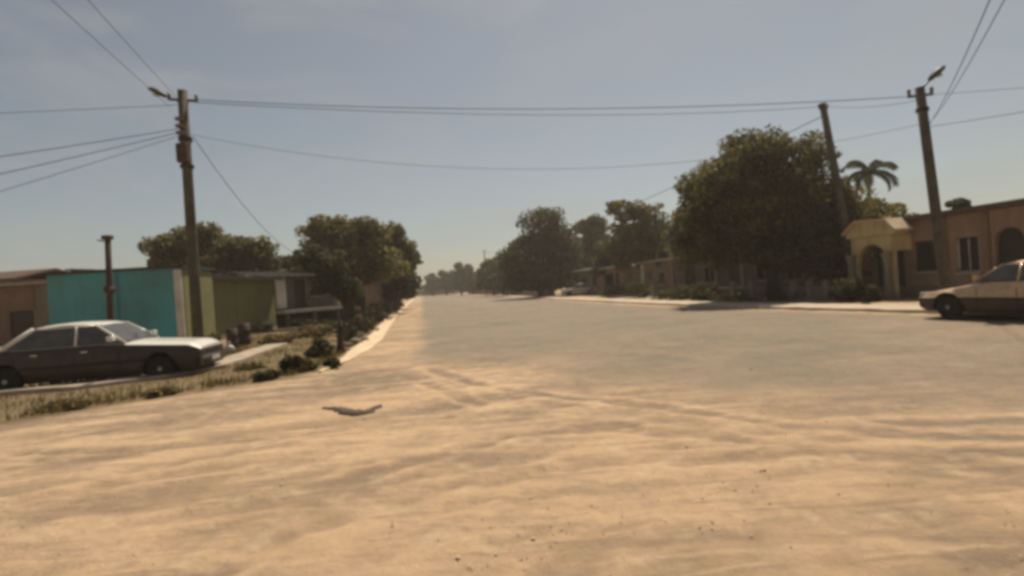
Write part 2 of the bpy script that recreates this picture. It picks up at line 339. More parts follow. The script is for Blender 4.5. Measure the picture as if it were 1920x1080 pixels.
def ground_mat():
    m = bpy.data.materials.new('dirt_and_asphalt'); m.use_nodes = True; n = m.node_tree; L = n.links.new; b = n.nodes['Principled BSDF']
    b.inputs['Roughness'].default_value = .93; b.inputs['Specular IOR Level'].default_value = .2
    def att(k): q = n.nodes.new('ShaderNodeAttribute'); q.attribute_name = k; return q.outputs['Fac']
    tc = n.nodes.new('ShaderNodeTexCoord')
    def noise(sc, det=5, ro=.6):
        q = n.nodes.new('ShaderNodeTexNoise'); q.inputs['Scale'].default_value = sc; q.inputs['Detail'].default_value = det; q.inputs['Roughness'].default_value = ro
        L(tc.outputs['Object'], q.inputs['Vector']); return q.outputs['Fac']
    def mix(f, c1, c2, mode='MIX'):
        q = n.nodes.new('ShaderNodeMix'); q.data_type = 'RGBA'; q.blend_type = mode
        for k, v in ((0, f), (6, c1), (7, c2)):
            if hasattr(v, 'links') or hasattr(v, 'is_linked'): L(v, q.inputs[k])
            elif isinstance(v, tuple): q.inputs[k].default_value = (*v, 1)
            else: q.inputs[k].default_value = v
        return q.outputs[2]
    def rng_(v, a, b, c, d):
        q = n.nodes.new('ShaderNodeMapRange'); q.inputs[1].default_value = a; q.inputs[2].default_value = b; q.inputs[3].default_value = c; q.inputs[4].default_value = d
        L(v, q.inputs[0]); return q.outputs[0]
    dirt = mix(att('tone'), (0.215, 0.155, 0.103), (0.49, 0.335, 0.205))
    dirt = mix(rng_(att('sand'), .3, .9, 0, .4), dirt, (0.47, 0.31, 0.185))
    dirt = mix(rng_(noise(1.3, 6, .7), .5, .7, 0, .62), dirt, (0.23, 0.172, 0.115))
    dirt = mix(rng_(noise(2.7, 5, .6), .55, .7, 0, .5), dirt, (0.56, 0.43, 0.28))
    mpg = n.nodes.new('ShaderNodeMapping'); mpg.inputs['Rotation'].default_value = (0, 0, R(-16)); mpg.inputs['Scale'].default_value = (0.7, 4.5, 1); L(tc.outputs['Object'], mpg.inputs[0])
    nsg = n.nodes.new('ShaderNodeTexNoise'); nsg.inputs['Scale'].default_value = 1.0; nsg.inputs['Detail'].default_value = 8; nsg.inputs['Roughness'].default_value = .72; nsg.inputs['Distortion'].default_value = .8
    L(mpg.outputs[0], nsg.inputs['Vector'])
    dirt = mix(rng_(nsg.outputs['Fac'], .5, .62, 0, .5), dirt, (0.205, 0.152, 0.106))
    dirt = mix(rng_(nsg.outputs['Fac'], .46, .34, 0, .6), dirt, (0.54, 0.385, 0.245))
    aspc = mix(att('tone'), (0.162, 0.129, 0.096), (0.242, 0.194, 0.144))
    aspc = mix(rng_(noise(.35), .4, .7, 0, .5), aspc, (0.25, 0.19, 0.135))
    aspc = mix(rng_(noise(1.1, 6, .7), .5, .75, 0, .5), aspc, (0.285, 0.225, 0.16))
    aspc = mix(att('dusty'), aspc, dirt)
    c = mix(att('asp'), dirt, aspc)
    c = mix(rng_(att('grassy'), 0, 1, 0, .85), c, (0.13, 0.095, 0.045))
    fn = noise(9, 8, .7)
    c = mix(1.0, c, mix(fn, (0.80, 0.80, 0.80), (1.2, 1.2, 1.2)), 'MULTIPLY')
    vo = n.nodes.new('ShaderNodeTexVoronoi'); vo.inputs['Scale'].default_value = 26; L(tc.outputs['Object'], vo.inputs['Vector'])
    c = mix(rng_(vo.outputs['Distance'], 0.0, .16, .5, 0), c, (0.26, 0.20, 0.14))
    L(c, b.inputs['Base Color'])
    bp = n.nodes.new('ShaderNodeBump'); bp.inputs['Strength'].default_value = .9; bp.inputs['Distance'].default_value = .04
    L(noise(11, 9, .75), bp.inputs['Height']); L(bp.outputs[0], b.inputs['Normal'])
    return m
gmat = ground_mat()
def sheet(name, faces):
    used, inv = np.unique(faces, return_inverse=True); inv = inv.reshape(faces.shape)
    o = np_mesh(name, V[used], inv, gmat, smooth=True)
    for k, arr in (('tone', tone), ('sand', sand), ('dusty', dusty), ('asp', np.clip(asp, 0, 1)), ('grassy', grassy)):
        at = o.data.attributes.new(k, 'FLOAT', 'POINT'); at.data.foreach_set('value', arr.ravel()[used].astype(np.float32))
    return o
tag(sheet('ground', F4[~fa]), kind='structure')
tag(sheet('road', F4[fa]), kind='structure')

def strip(name, pts, w, z0, z1, m, label=None):
    P = [Vector((p[0], p[1])) for p in pts]; Q = []
    for i in range(len(P) - 1):
        k = max(2, int((P[i + 1] - P[i]).length / .6))
        for j in range(k): Q.append(P[i].lerp(P[i + 1], j / k))
    Q.append(P[-1]); mb = MB(); v = []; f = []
    for i, p in enumerate(Q):
        t = (Q[min(i + 1, len(Q) - 1)] - Q[max(i - 1, 0)]).normalized(); n_ = Vector((-t.y, t.x))
        h = z1 + random.uniform(-.012, .012); ww = w * (1 + random.uniform(-.04, .04)) * min(1, .12 + i / 9)
        for sgn, z in ((-1, z0), (-1, h - .015), (-.96, h), (.96, h), (1, h - .015), (1, z0)):
            q = p + n_ * (ww / 2 * sgn); v.append((q.x, q.y, z))
    for i in range(len(Q) - 1):
        for k in range(5): f.append((i * 6 + k, (i + 1) * 6 + k, (i + 1) * 6 + k + 1, i * 6 + k + 1))
    f.append((0, 1, 2, 3, 4, 5)); f.append(tuple((len(Q) - 1) * 6 + k for k in (5, 4, 3, 2, 1, 0)))
    return tag(mb.add(v, f).build(name, m), kind='structure')
sidewalk_m = mat('sidewalk_concrete', (0.66, 0.50, 0.33), 0.9, (0.50, 0.37, 0.24), 1.6, bump=.5, streak=0)
old_m = mat('old_concrete', (0.30, 0.245, 0.18), 0.9, (0.19, 0.15, 0.105), 2.2, bump=.5)
strip('sidewalk', g2((600, 700), (655, 672), (698, 641), (716, 618), (738, 592), (760, 573), (775, 561), (783, 555)), .68, -.1, .055, sidewalk_m)
strip('path', g2((-260, 786), (0, 750), (150, 737), (300, 717), (400, 698), (470, 672), (520, 655)), .75, -.1, .2, mat('path_concrete', (0.42, 0.34, 0.25), 0.9, (0.28, 0.22, 0.16), 2.2, bump=.5))
kerb_pts = [RP(t, s) for t, s in ((16.5, 5), (15.9, 12), (15.2, 18), (14.6, 23), (14.3, 30), (13.9, 60), (13.6, 110))]
strip('pavement', kerb_pts, 1.7, -.1, .11, mat('pavement_concrete', (0.52, 0.42, 0.31), 0.9, (0.38, 0.30, 0.22), 1.4, bump=.5))

# ------------------------------------------------------------------ foliage
def leaf_cloud(blobs, n, size, seed, lumps=16, lump_r=.42, shell=.5, flat=0.0):
    """leaf sized quads spread through a crown made of lumps; blobs = (cx,cy,cz,rx,ry,rz)"""
    g = np.random.default_rng(seed); B = np.array(blobs, float)
    wt = (B[:, 3] * B[:, 4] * B[:, 5]) ** (2 / 3); wt /= wt.sum()
    SB = []
    for i, bl in enumerate(B):
        k = max(5, int(lumps * len(B) * wt[i]))
        d = g.normal(size=(k, 3)); d /= np.linalg.norm(d, axis=1)[:, None]
        q = g.uniform(.58, .98, (k, 1)); c = bl[:3] + d * bl[3:6] * q
        r0 = np.outer(g.uniform(.6, 1.25, k) * lump_r, bl[3:6]) * np.array([1, 1, .8])
        SB.append(np.hstack([c, r0])); SB.append(np.hstack([bl[:3], bl[3:6] * .7])[None])
    SB = np.vstack(SB); w2 = (SB[:, 3] * SB[:, 4] * SB[:, 5]) ** (2 / 3); w2 /= w2.sum()
    pick = g.choice(len(SB), n, p=w2); s = SB[pick]
    d = g.normal(size=(n, 3)); d /= np.linalg.norm(d, axis=1)[:, None]
    rad = (shell ** 3 + g.random((n, 1)) * (1.1 - shell ** 3)) ** (1 / 3)
    c = s[:, :3] + d * s[:, 3:6] * rad
    nrm = d * .7 + g.normal(size=(n, 3)) * .7 + np.array([0, 0, .35]); nrm /= np.linalg.norm(nrm, axis=1)[:, None]
    t = np.cross(nrm, g.normal(size=(n, 3))); t /= np.linalg.norm(t, axis=1)[:, None] + 1e-9; b_ = np.cross(nrm, t)
    sz = size * g.uniform(.55, 1.35, (n, 1))
    v = np.stack([c - t * sz, c + b_ * sz * .5 + nrm * sz * .12, c + t * sz, c - b_ * sz * .5 + nrm * sz * .12], 1).reshape(-1, 3)
    return v, np.arange(n * 4).reshape(n, 4)

def tree(name, D, blobs_px, base_px, n, size, m, label, cat='tree', group=None, trunk_r=.25, seed=1, lumps=16, depth=1.0, base=None, shell=.5, fork=.35, lump_r=.42):
    """blobs_px = (px, py, rpx, rpy, forward offset in m) seen at distance D; the trunk stands on the ground below base_px"""
    k = D / FPX; bl = []
    for (px, py, rx, ry, off) in blobs_px:
        c = W(px, py, D); bl.append((c.x, c.y + off, max(c.z, ry * k * .9), rx * k, (rx + ry) / 2 * k * depth, ry * k))
    bx = W(base_px, 560, D); root = empty(name, (bx.x, D, 0)); tag(root, label, cat, group)
    v, f = leaf_cloud([(x - bx.x, y - D, z, a_, b_, c_) for x, y, z, a_, b_, c_ in bl], n, size, seed, lumps, lump_r, shell)
    np_mesh('crown', v, f, m, root)
    mb = MB(); g = random.Random(seed); zc = sum(q[2] for q in bl) / len(bl); zf = zc * fork
    mb.tube([(0, 0, -.2), (g.uniform(-.1, .1), 0, zf * .5), (g.uniform(-.2, .2), g.uniform(-.1, .1), zf)], [trunk_r * 1.35, trunk_r, trunk_r * .85], 10)
    for q in bl:
        for j in range(2):
            e = Vector((q[0] - bx.x + g.uniform(-.4, .4) * q[3], q[1] - D + g.uniform(-.4, .4) * q[4], q[2] + g.uniform(-.1, .3) * q[5]))
            s0 = Vector((0, 0, zf * g.uniform(.8, 1))); md = s0.lerp(e, .5) + Vector((g.uniform(-.2, .2), g.uniform(-.2, .2), .15))
            mb.tube([s0, md, e], [trunk_r * .6, trunk_r * .38, trunk_r * .12], 6)
    mb.build('trunk', bark, root, smooth=True)
    return root

# right side, from the far end towards the camera
far_specs = [(812, 526, 16, 13, 190), (838, 520, 15, 16, 185), (866, 514, 17, 20, 160), (888, 522, 14, 18, 150)]
for i, (px, py, rx, ry, D) in enumerate(far_specs):
    lab = ['low hazy tree at the very end of the road, leftmost of the four distant ones', 'small hazy tree at the end of the road, second from the left of four',
           'rounded dark tree at the end of the road, tallest of the four distant ones', 'small tree at the end of the road, beside the thin distant pole'][i]
    tree('distant_tree', D, [(px, py, rx, ry, 0), (px + 6, py + 7, rx * .8, ry * .7, 2), (px - 2, 537, rx * 1.15, 9, 0)], px, 3600, .55, leaf[3], lab, group='distant trees at the end of the road', trunk_r=.3, seed=20 + i, lumps=10)
tree('roadside_tree', 105, [(925, 508, 24, 26, 0), (945, 500, 20, 24, 1), (905, 524, 18, 18, 0), (930, 536, 40, 12, -2), (965, 538, 30, 10, -3)], 928, 6000, .42, leaf[0], 'mid green roadside tree stepping down left of the big dark rounded one', group='trees along the right side of the road', seed=31, trunk_r=.3)
tree('roadside_tree', 68, [(1020, 432, 44, 42, 0), (1000, 482, 52, 44, 0), (1052, 470, 40, 46, 1), (975, 500, 36, 34, 0), (1020, 515, 62, 28, 0), (985, 538, 50, 12, -1), (1040, 534, 36, 14, 3)], 1015, 20000, .26, leaf[1], 'dense dark rounded tree, second largest crown on the right side of the road', group='trees along the right side of the road', seed=33, trunk_r=.35, lumps=26)
tree('roadside_tree', 78, [(1108, 436, 26, 28, 0), (1112, 480, 32, 36, 0), (1130, 460, 24, 30, 2)], 1112, 9000, .32, leaf[0], 'lighter narrow tree between the dark rounded tree and the flat-topped tree', group='trees along the right side of the road', seed=35, trunk_r=.3, lumps=18)
tree('roadside_tree', 52, [(1170, 395, 36, 20, 0), (1212, 405, 34, 22, 0), (1195, 445, 58, 36, 0), (1225, 468, 40, 36, 0), (1160, 478, 30, 28, 0), (1149, 386, 14, 9, 0)], 1232, 17000, .2, leaf[2], 'flat-topped olive tree with a jagged crest, directly left of the biggest tree', group='trees along the right side of the road', seed=37, trunk_r=.28, lumps=26)
tree('roadside_tree', 28, [(1418, 290, 70, 52, 0), (1490, 310, 72, 58, .5), (1350, 345, 72, 56, 0), (1300, 410, 48, 56, 0), (1400, 390, 110, 70, 0), (1510, 400, 92, 84, 0),
      (1320, 450, 62, 54, 0), (1570, 440, 50, 62, .6), (1440, 455, 120, 44, 0), (1592, 492, 40, 48, .4), (1300, 468, 50, 34, 0), (1545, 478, 56, 44, 0), (1588, 462, 36, 60, -3.6), (1598, 520, 36, 32, -3.6)], 1452, 74000, .12, leaf[0],
     'biggest tree, broad dark dome crown shading the houses and pavement on the right', group='trees along the right side of the road', seed=39, trunk_r=.3, lumps=52, depth=.95, fork=.5, lump_r=.34)
tree('roadside_tree', 31, [(1605, 420, 36, 36, 0), (1590, 465, 34, 44, 0), (1640, 392, 34, 20, 0), (1635, 425, 24, 22, 0)], 1600, 9000, .14, leaf[2], 'small yellowish tree behind the leaning pole, under the coconut palm', group='trees along the right side of the road', seed=41, trunk_r=.15, lumps=22)
tree('rooftop_bush', 27, [(1797, 384, 17, 12, 0), (1812, 390, 12, 9, 0)], 1800, 1500, .09, leaf[1], 'small dark bush top showing above the brown house roofline', 'bush', seed=43, trunk_r=.06)

tree('roadside_tree', 84, [(1088, 470, 26, 28, 0), (1078, 505, 34, 26, 0), (1060, 528, 36, 16, 0)], 1084, 7000, .34, leaf[1], 'small dark tree tucked behind the right flank of the dense dark rounded tree', group='trees along the right side of the road', seed=44, trunk_r=.25)
tree('roadside_tree', 60, [(1146, 472, 24, 26, 0), (1132, 498, 30, 20, 0), (1160, 505, 26, 16, 0)], 1140, 6500, .24, leaf[0], 'low olive tree overhanging the pale roof under the lighter narrow tree', group='trees along the right side of the road', seed=45, trunk_r=.2)
tree('roadside_tree', 46, [(1262, 470, 26, 34, 0), (1252, 500, 26, 22, 0), (1276, 440, 20, 30, 0)], 1262, 6500, .19, leaf[1], 'narrow dark tree filling the gap at the left flank of the biggest tree', group='trees along the right side of the road', seed=46, trunk_r=.2)
tree('roadside_tree', 92, [(960, 500, 24, 30, 0), (972, 528, 30, 16, 0), (948, 526, 24, 18, 0)], 962, 5200, .38, leaf[0], 'mid sized tree touching the left flank of the dense dark rounded tree', group='trees along the right side of the road', seed=47, trunk_r=.25)
# left side
tree('garden_tree', 38, [(330, 468, 46, 38, 0), (390, 462, 56, 34, 0), (450, 476, 52, 30, 0), (492, 484, 30, 34, 0), (380, 492, 90, 26, 0)], 400, 20000, .17, leaf[0], 'wide dark low crown rising behind the turquoise and olive houses', seed=51, trunk_r=.25, lumps=30)
tree('garden_tree', 40, [(610, 440, 46, 32, 0), (660, 438, 54, 32, 0), (700, 450, 34, 30, 0), (630, 475, 60, 34, 0), (690, 490, 62, 36, 0), (590, 432, 28, 18, 0), (660, 508, 100, 26, 0)], 655, 28000, .16, leaf[2],
     'broad olive brown tree on the left side of the road before the vanishing point', seed=53, trunk_r=.25, lumps=36)
tree('garden_tree', 47, [(738, 446, 18, 30, 0), (765, 470, 20, 24, 0), (748, 492, 38, 26, 0), (780, 488, 14, 9, 0)], 742, 8000, .16, leaf[0], 'ragged narrow tree leaning towards the road, right edge of the left-hand trees', seed=55, trunk_r=.15, lumps=22)
tree('garden_tree', 56, [(745, 526, 38, 22, 0), (708, 534, 34, 26, 0), (765, 538, 20, 18, 0), (735, 552, 40, 14, 0)], 740, 9000, .18, leaf[1], 'low dark bushy tree at the road edge under the ragged narrow tree', seed=57, trunk_r=.15, lumps=16)
tree('garden_tree', 44, [(530, 490, 42, 15, 0), (560, 494, 34, 16, 0), (580, 500, 40, 16, 0)], 545, 6500, .16, leaf[1], 'low dark foliage in the gap between the two wide left-hand crowns', seed=58, trunk_r=.15, lumps=14)

tree('garden_tree', 32, [(596, 486, 34, 24, 0), (626, 500, 32, 26, 0), (566, 482, 30, 14, 0), (640, 522, 18, 18, 0), (610, 532, 38, 22, .5), (655, 545, 26, 22, 0)], 648, 11000, .13, leaf[1], 'dark tree overhanging the right end of the raised grey porch house', seed=59, trunk_r=.12, lumps=18)

def fronds(root, origin, n, L, seed, m=palm_leaf, droop=1.0, specs=None):
    g = random.Random(seed)
    for i in range(n):
        az, el, ln = specs[i] if specs else (2 * math.pi * i / n + g.uniform(-.2, .2), g.uniform(.1, .9), L * g.uniform(.85, 1.1))
        mb = MB(); pts = []; p = Vector(origin); e = el
        for k in range(11):
            pts.append(p.copy()); p = p + Vector((math.cos(az) * math.cos(e), math.sin(az) * math.cos(e), math.sin(e))) * (ln / 10); e -= droop * (.08 + .022 * k)
        mb.tube(pts, [.035 * (1 - .08 * k) for k in range(11)], 5)
        side = Vector((-math.sin(az), math.cos(az), 0))
        for k in range(1, 10):
            for q in range(3):
                a0 = pts[k].lerp(pts[k + 1], q / 3) if k < 10 else pts[k]
                t = (pts[k + 1] - pts[k]).normalized(); ll = ln * .27 * math.sin(math.pi * (k + q / 3 + 1.4) / 12.5)
                for sg in (-1, 1):
                    tip = a0 + (side * sg * .8 + t * .55 + Vector((0, 0, -.45 - g.random() * .3))) * ll
                    w_ = t * .045
                    mid = a0.lerp(tip, .5) + Vector((0, 0, .05 * ll))
                    mb.add([a0 - w_, a0 + w_, mid + w_ * .9, tip, mid - w_ * .9], [(0, 1, 2, 3, 4)])
        mb.build('frond', m, root)
Dp = 38; pc = W(1630, 322, Dp); pb = W(1634, 560, Dp)
palm = tag(empty('coconut_palm', (pb.x, Dp, 0)), 'coconut palm with spread fronds against the sky, between the two right-hand poles', 'palm tree')
o = Vector((pc.x - pb.x, 0, pc.z))
MB().tube([(0, 0, -.2), (.1, 0, 2.5), (o.x * .6, 0, 5.5), (o.x, 0, o.z)], [.2, .15, .12, .1], 10).build('trunk', palm_bark, palm, smooth=True)
fronds(palm, o, 13, 2.5, 5, specs=[(R(a_), R(e_), l_) for a_, e_, l_ in ((180, 15, 2.3), (170, 50, 2.3), (120, 70, 2.0), (5, 45, 2.4), (0, 12, 2.6), (-15, -10, 2.2), (195, -8, 2.0), (90, 30, 2.0), (-60, 40, 2.2), (-120, 30, 2.2), (60, 10, 2.0), (150, 75, 1.9), (30, 65, 2.2))], droop=1.25)

# ------------------------------------------------------------------ houses
def wall_open(mb, x0, x1, z0, z1, y0, y1, ops):
    """wall box with rectangular or arched openings (xa, xb, za, zb, arched)"""
    cur = x0
    for (xa, xb, za, zb, ar) in sorted(ops):
        if xa > cur: mb.box(cur, xa, y0, y1, z0, z1)
        if za > z0: mb.box(xa, xb, y0, y1, z0, za)
        if ar:
            r0 = (xb - xa) / 2; n = 12; cx = (xa + xb) / 2
            for k in range(n):
                a0, a1 = xa + (xb - xa) * k / n, xa + (xb - xa) * (k + 1) / n
                h0 = zb - r0 + math.sqrt(max(0, r0 * r0 - (a0 - cx) ** 2)); h1 = zb - r0 + math.sqrt(max(0, r0 * r0 - (a1 - cx) ** 2))
                mb.prism([(a0, h0), (a1, h1), (a1, z1), (a0, z1)], y0, y1)
        elif zb < z1: mb.box(xa, xb, y0, y1, zb, z1)
        cur = xb
    if cur < x1: mb.box(cur, x1, y0, y1, z0, z1)
def window(root, xa, xb, za, zb, y, fm, bars=True):
    w = MB(); t = .06
    w.box(xa, xb, y + .05, y + .11, za, za + t); w.box(xa, xb, y + .05, y + .11, zb - t, zb)
    w.box(xa, xa + t, y + .05, y + .11, za + t, zb - t); w.box(xb - t, xb, y + .05, y + .11, za + t, zb - t)
    w.box((xa + xb) / 2 - .02, (xa + xb) / 2 + .02, y + .06, y + .10, za + t, zb - t)
    fr = w.build('window', fm, root)
    MB().box(xa + t, xb - t, y + .12, y + .13, za + t, zb - t).build('pane', win_glass, fr)
    if bars:
        b_ = MB(); k = int((xb - xa) / .13)
        for i in range(1, k): b_.box(xa + (xb - xa) * i / k - .008, xa + (xb - xa) * i / k + .008, y - .02, y - .004, za, zb)
        b_.box(xa, xb, y - .035, y - .021, za + .1, za + .13); b_.box(xa, xb, y - .035, y - .021, zb - .13, zb - .1)
        b_.build('grille', iron, fr)
    MB().box(xa - .06, xb + .06, y - .08, y - .003, za - .08, za - .003).build('sill', concrete, fr)
def door(root, xa, xb, z1, y, m):
    d = MB().box(xa + .02, xb - .02, y + .08, y + .12, .02, z1 - .02)
    d.box(xa + .12, xb - .12, y + .06, y + .079, .25, z1 * .45); d.box(xa + .12, xb - .12, y + .06, y + .079, z1 * .52, z1 - .2)
    dd = d.build('door', m, root); MB().box(xb - .14, xb - .1, y + .02, y + .06, 1.0, 1.12).build('handle', chrome, dd)
def house(name, p0, p1, depth, h, wm, label, ops=(), roof=None, roof_m=roofdark, over=.35, roof_t=.14, parapet=0, z0=-.3, slope=0.0, cat='house'):
    """facade runs from p0 to p1 (left to right as seen), local -Y faces the viewer"""
    p0 = Vector(p0[:2]); p1 = Vector(p1[:2]); L = (p1 - p0).length; d = (p1 - p0)
    root = empty(name, (p0.x, p0.y, 0), math.atan2(d.y, d.x)); tag(root, label, cat)
    mb = MB(); T = .18
    wall_open(mb, 0, L, z0, h, 0, T, [(q[0], q[1], q[2], q[3], q[4] == 'arch') for q in ops])
    mb.box(0, T, T, depth, z0, h); mb.box(L - T, L, T, depth, z0, h); mb.box(T, L - T, depth - T, depth, z0, h)
    mb.build('wall', wm, root)
    MB().box(T, L - T, T, depth - T, -.05, .05).build('floor', concrete, root)
    for q in ops:
        if q[4] in ('win', 'winpale'): window(root, q[0], q[1], q[2], q[3], 0, pale if q[4] == 'winpale' else wood_door)
        if q[4] == 'door': door(root, q[0], q[1], q[3], 0, wood_door)
    if roof == 'flat':
        rb = MB(); z = h
        rb.prism([(-over, z + .003), (depth + over, z + .003 + slope), (depth + over, z + roof_t + slope), (-over, z + roof_t)], -over, L + over, 'x'); rb.build('roof', roof_m, root)
    if roof == 'shed':
        rb = MB(); rb.prism([(-over, h - .1), (depth, h + slope), (depth, h + slope + .08), (-over, h - .02)], -over, L + over, 'x')
        k = int((L + 2 * over) / .5)
        for i in range(k): x = -over + .25 + i * .5; rb.prism([(-over - .01, h - .018), (depth, h + slope + .082), (depth, h + slope + .11), (-over - .01, h + .01)], x, x + .07, 'x')
        rb.build('roof', roof_m, root)
    if roof == 'gable':
        rb = MB(); m_ = depth / 2
        rb.prism([(-over, h - .12), (m_, h + slope), (depth + over, h - .12), (depth + over, h - .0), (m_, h + slope + .12), (-over, h)], -over, L + over, 'x'); rb.build('roof', roof_m, root)
    return root, L

# leftmost tan house with a pale flat slab roof and a dark doorway
hA, L = house('tan_house', W(-190, 560, 22.6), W(112, 560, 23.4), 4, 3.2, tanwall, 'small tan house with pale slab roof and dark doorway at the photo left edge',
              [(4.15, 5.1, 0.0, 2.1, 'door'), (1.2, 2.4, 1.0, 2.0, 'win')], 'flat', rooflight, .3, .13, slope=.12)
wp_ = MB(); wp_.box(0.003, 1.1, -.03, -.003, -.2, 3.15); wp_.box(1.1, 2.5, -.03, -.003, 2.1, 3.15); wp_.box(1.1, 2.5, -.03, -.003, -.2, .9); wp_.box(2.5, 4.1, -.03, -.003, -.2, 3.15); wp_.box(4.1, 5.2, -.03, -.003, 2.13, 3.15)
wp_.build('painted_panel', brownwall, hA)['label'] = 'brown painted left half of the facade'
# brown gable roof just visible behind it
house('brown_gabled_house', W(-330, 560, 29), W(26, 560, 29), 5, 4.0, brownwall, 'brown house with a low tiled gable roof behind the small tan house', [(3, 4, 1, 2.1, 'win')], 'gable', rooftile, .3, slope=.5)

# turquoise house
tA, tB = W(90, 560, 20.3), W(343, 560, 21.0)
hT, L = house('turquoise_house', tA, tB, 2.9, 3.32, turq, 'long low turquoise house with flat dark roof edge behind the parked white car', [], 'flat', roofdark, .12, .1)
MB().box(L - .26, L + .02, -.07, -.003, -.2, 3.25).build('pilaster', pale, hT)['label'] = 'pale vertical corner strip'
MB().box(0.003, L - .27, -.05, -.003, -.2, .35).build('plinth', concrete, hT)
MB().box(L + .003, L + .03, .1, 2.88, -.2, 3.25).build('side_panel', olive, hT)['label'] = 'olive painted side wall'
dp = MB().tube([(2.4, -.08, 3.2), (2.4, -.08, .2)], .04, 8); dp.build('downpipe', turq, hT)

# olive house facing the road
oA, oB = W(352, 560, 24.2), W(515, 560, 31.5)
hO, L = house('olive_house', oA, oB, 5.5, 3.1, olive, 'plain olive green house wall under a dark overhanging roof, right of the turquoise house', [], 'shed', roofdark, .45, slope=.7)
MB().box(0.003, L, -.04, -.003, -.2, .3).build('plinth', concrete, hO)
for k in range(1, 4): MB().box(L * k / 4 - .09, L * k / 4 + .09, -.03, -.003, .31, 2.9).build('pilaster', olive, hO)

# grey house on a raised porch slab
pA, pB = W(514, 560, 33), W(640, 560, 37)
hP, L = house('grey_porch_house', pA, pB, 5, 3.3, greywall, 'small grey house raised on a pale porch slab with a tall white door panel', [(1.4, 2.2, 1.25, 3.1, 'open'), (2.6, 3.3, 1.9, 2.7, 'winpale')], 'shed', roofdark, .5, slope=.6, z0=.9)
MB().box(.12, .78, -.06, -.003, 1.3, 3.35).build('door_panel', mat('bright_paint', (.8, .76, .68), .7), hP)['label'] = 'tall white door panel'
MB().box(1.4, 2.2, .19, .22, 1.2, 3.3).build('door', wood_door, hP)
MB().box(-.1, L - .9, -1.2, -.003, .98, 1.16).build('porch_slab', pale, hP)
for x in (0.1, L * .4, L - 1.2): MB().box(x, x + .2, -1.1, -.9, -.2, .977).build('pier', greywall, hP)
MB().box(0, L, 0.0, 5.0, -.2, .897).build('plinth', void_shade, hP)  # solid block painted near-black as the shadow below the raised house
MB().box(L - .75, L + .05, -.05, -.003, .9, 3.3).build('end_panel', tanwall, hP)['label'] = 'paler end of the facade'
MB().tube([(L - 1.05, -1.1, 1.163), (L - 1.05, -1.1, 3.2)], .07, 8).build('porch_post', pale, hP)

# brown carport house further up the left side
cA, cB = W(604, 560, 40), W(735, 560, 58)
hC, L = house('brown_carport_house', cA, cB, 5, 3.0, rosewall, 'low brown house with a wide dark carport opening under the broad left-hand tree', [(3.4, 9.5, 0.0, 2.3, 'open'), (1.2, 2.2, 1, 2, 'win')], 'shed', rooftile, .9, slope=.9)
MB().box(3.5, 9.4, 4.0, 4.1, 0, 2.9).build('inner_wall', void_shade, hC)  # back of the carport, its shade put into the colour
cB2 = MB().box(0, .18, 0, .18, 0, .8)

def low_wall(name, pts, h, t, m, label, posts=0, pm=None, cat='wall'):
    p0, p1 = Vector(pts[0][:2]), Vector(pts[1][:2]); d = p1 - p0; L = d.length
    root = tag(empty(name, (p0.x, p0.y, 0), math.atan2(d.y, d.x)), label, cat)
    MB().box(0, L, 0, t, -.2, h).build('panel', m, root); MB().box(-.03, L + .03, -.03, t + .03, h + .002, h + .07).build('coping', pm or m, root)
    for i in range(posts):
        x = L * (i + .5) / posts; MB().box(x - .13, x + .13, -.06, t + .06, -.2, h + .35).build('post', pm or m, root)
    return root
low_wall('garden_wall', (G(648, 598), G(708, 582)), .75, .15, tanwall, 'low weathered tan wall in the grass in front of the carport house', 2)

# shaded house behind the biggest tree
sA, sB = W(1275, 560, 38), W(1500, 560, 30.5)
hS, L = house('shaded_house', sA, sB, 5, 2.75, greywall, 'long grey brown house in deep shade behind the biggest tree', [(.6, 1.5, 0, 2.1, 'door'), (2.1, 3.2, .95, 2.1, 'winpale'), (4.2, 5.2, 0, 2.2, 'door'), (6.0, 7.2, .95, 2.1, 'winpale'), (8.0, 9.0, .9, 2.1, 'winpale')], 'shed', rooftile, .9, slope=.8)
for x in (.1, 3.7, 5.6, 7.6): MB().box(x, x + .2, -.85, -.65, -.2, 2.58).build('porch_post', tanwall, hS)
sC, sD = W(1505, 560, 30.5), W(1615, 560, 26.5)
house('brown_side_house', sC, sD, 4.5, 2.9, brownwall, 'narrow brown house in shade between the biggest tree and the arched porch', [(.7, 1.7, 1, 2.1, 'winpale'), (2.6, 3.5, 0, 2.1, 'door')], 'flat', rooflight, .35, .12)
low_wall('front_wall', (W(1296, 560, 32.5), W(1430, 560, 27.5)), .7, .16, greywall, 'low grey front wall with pale posts left of the biggest tree trunk', 4, tanwall)
low_wall('front_wall', (W(1475, 560, 26.2), W(1600, 560, 23.4)), .6, .16, greywall, 'low grey front wall right of the biggest tree trunk, by the brown house', 4, tanwall)

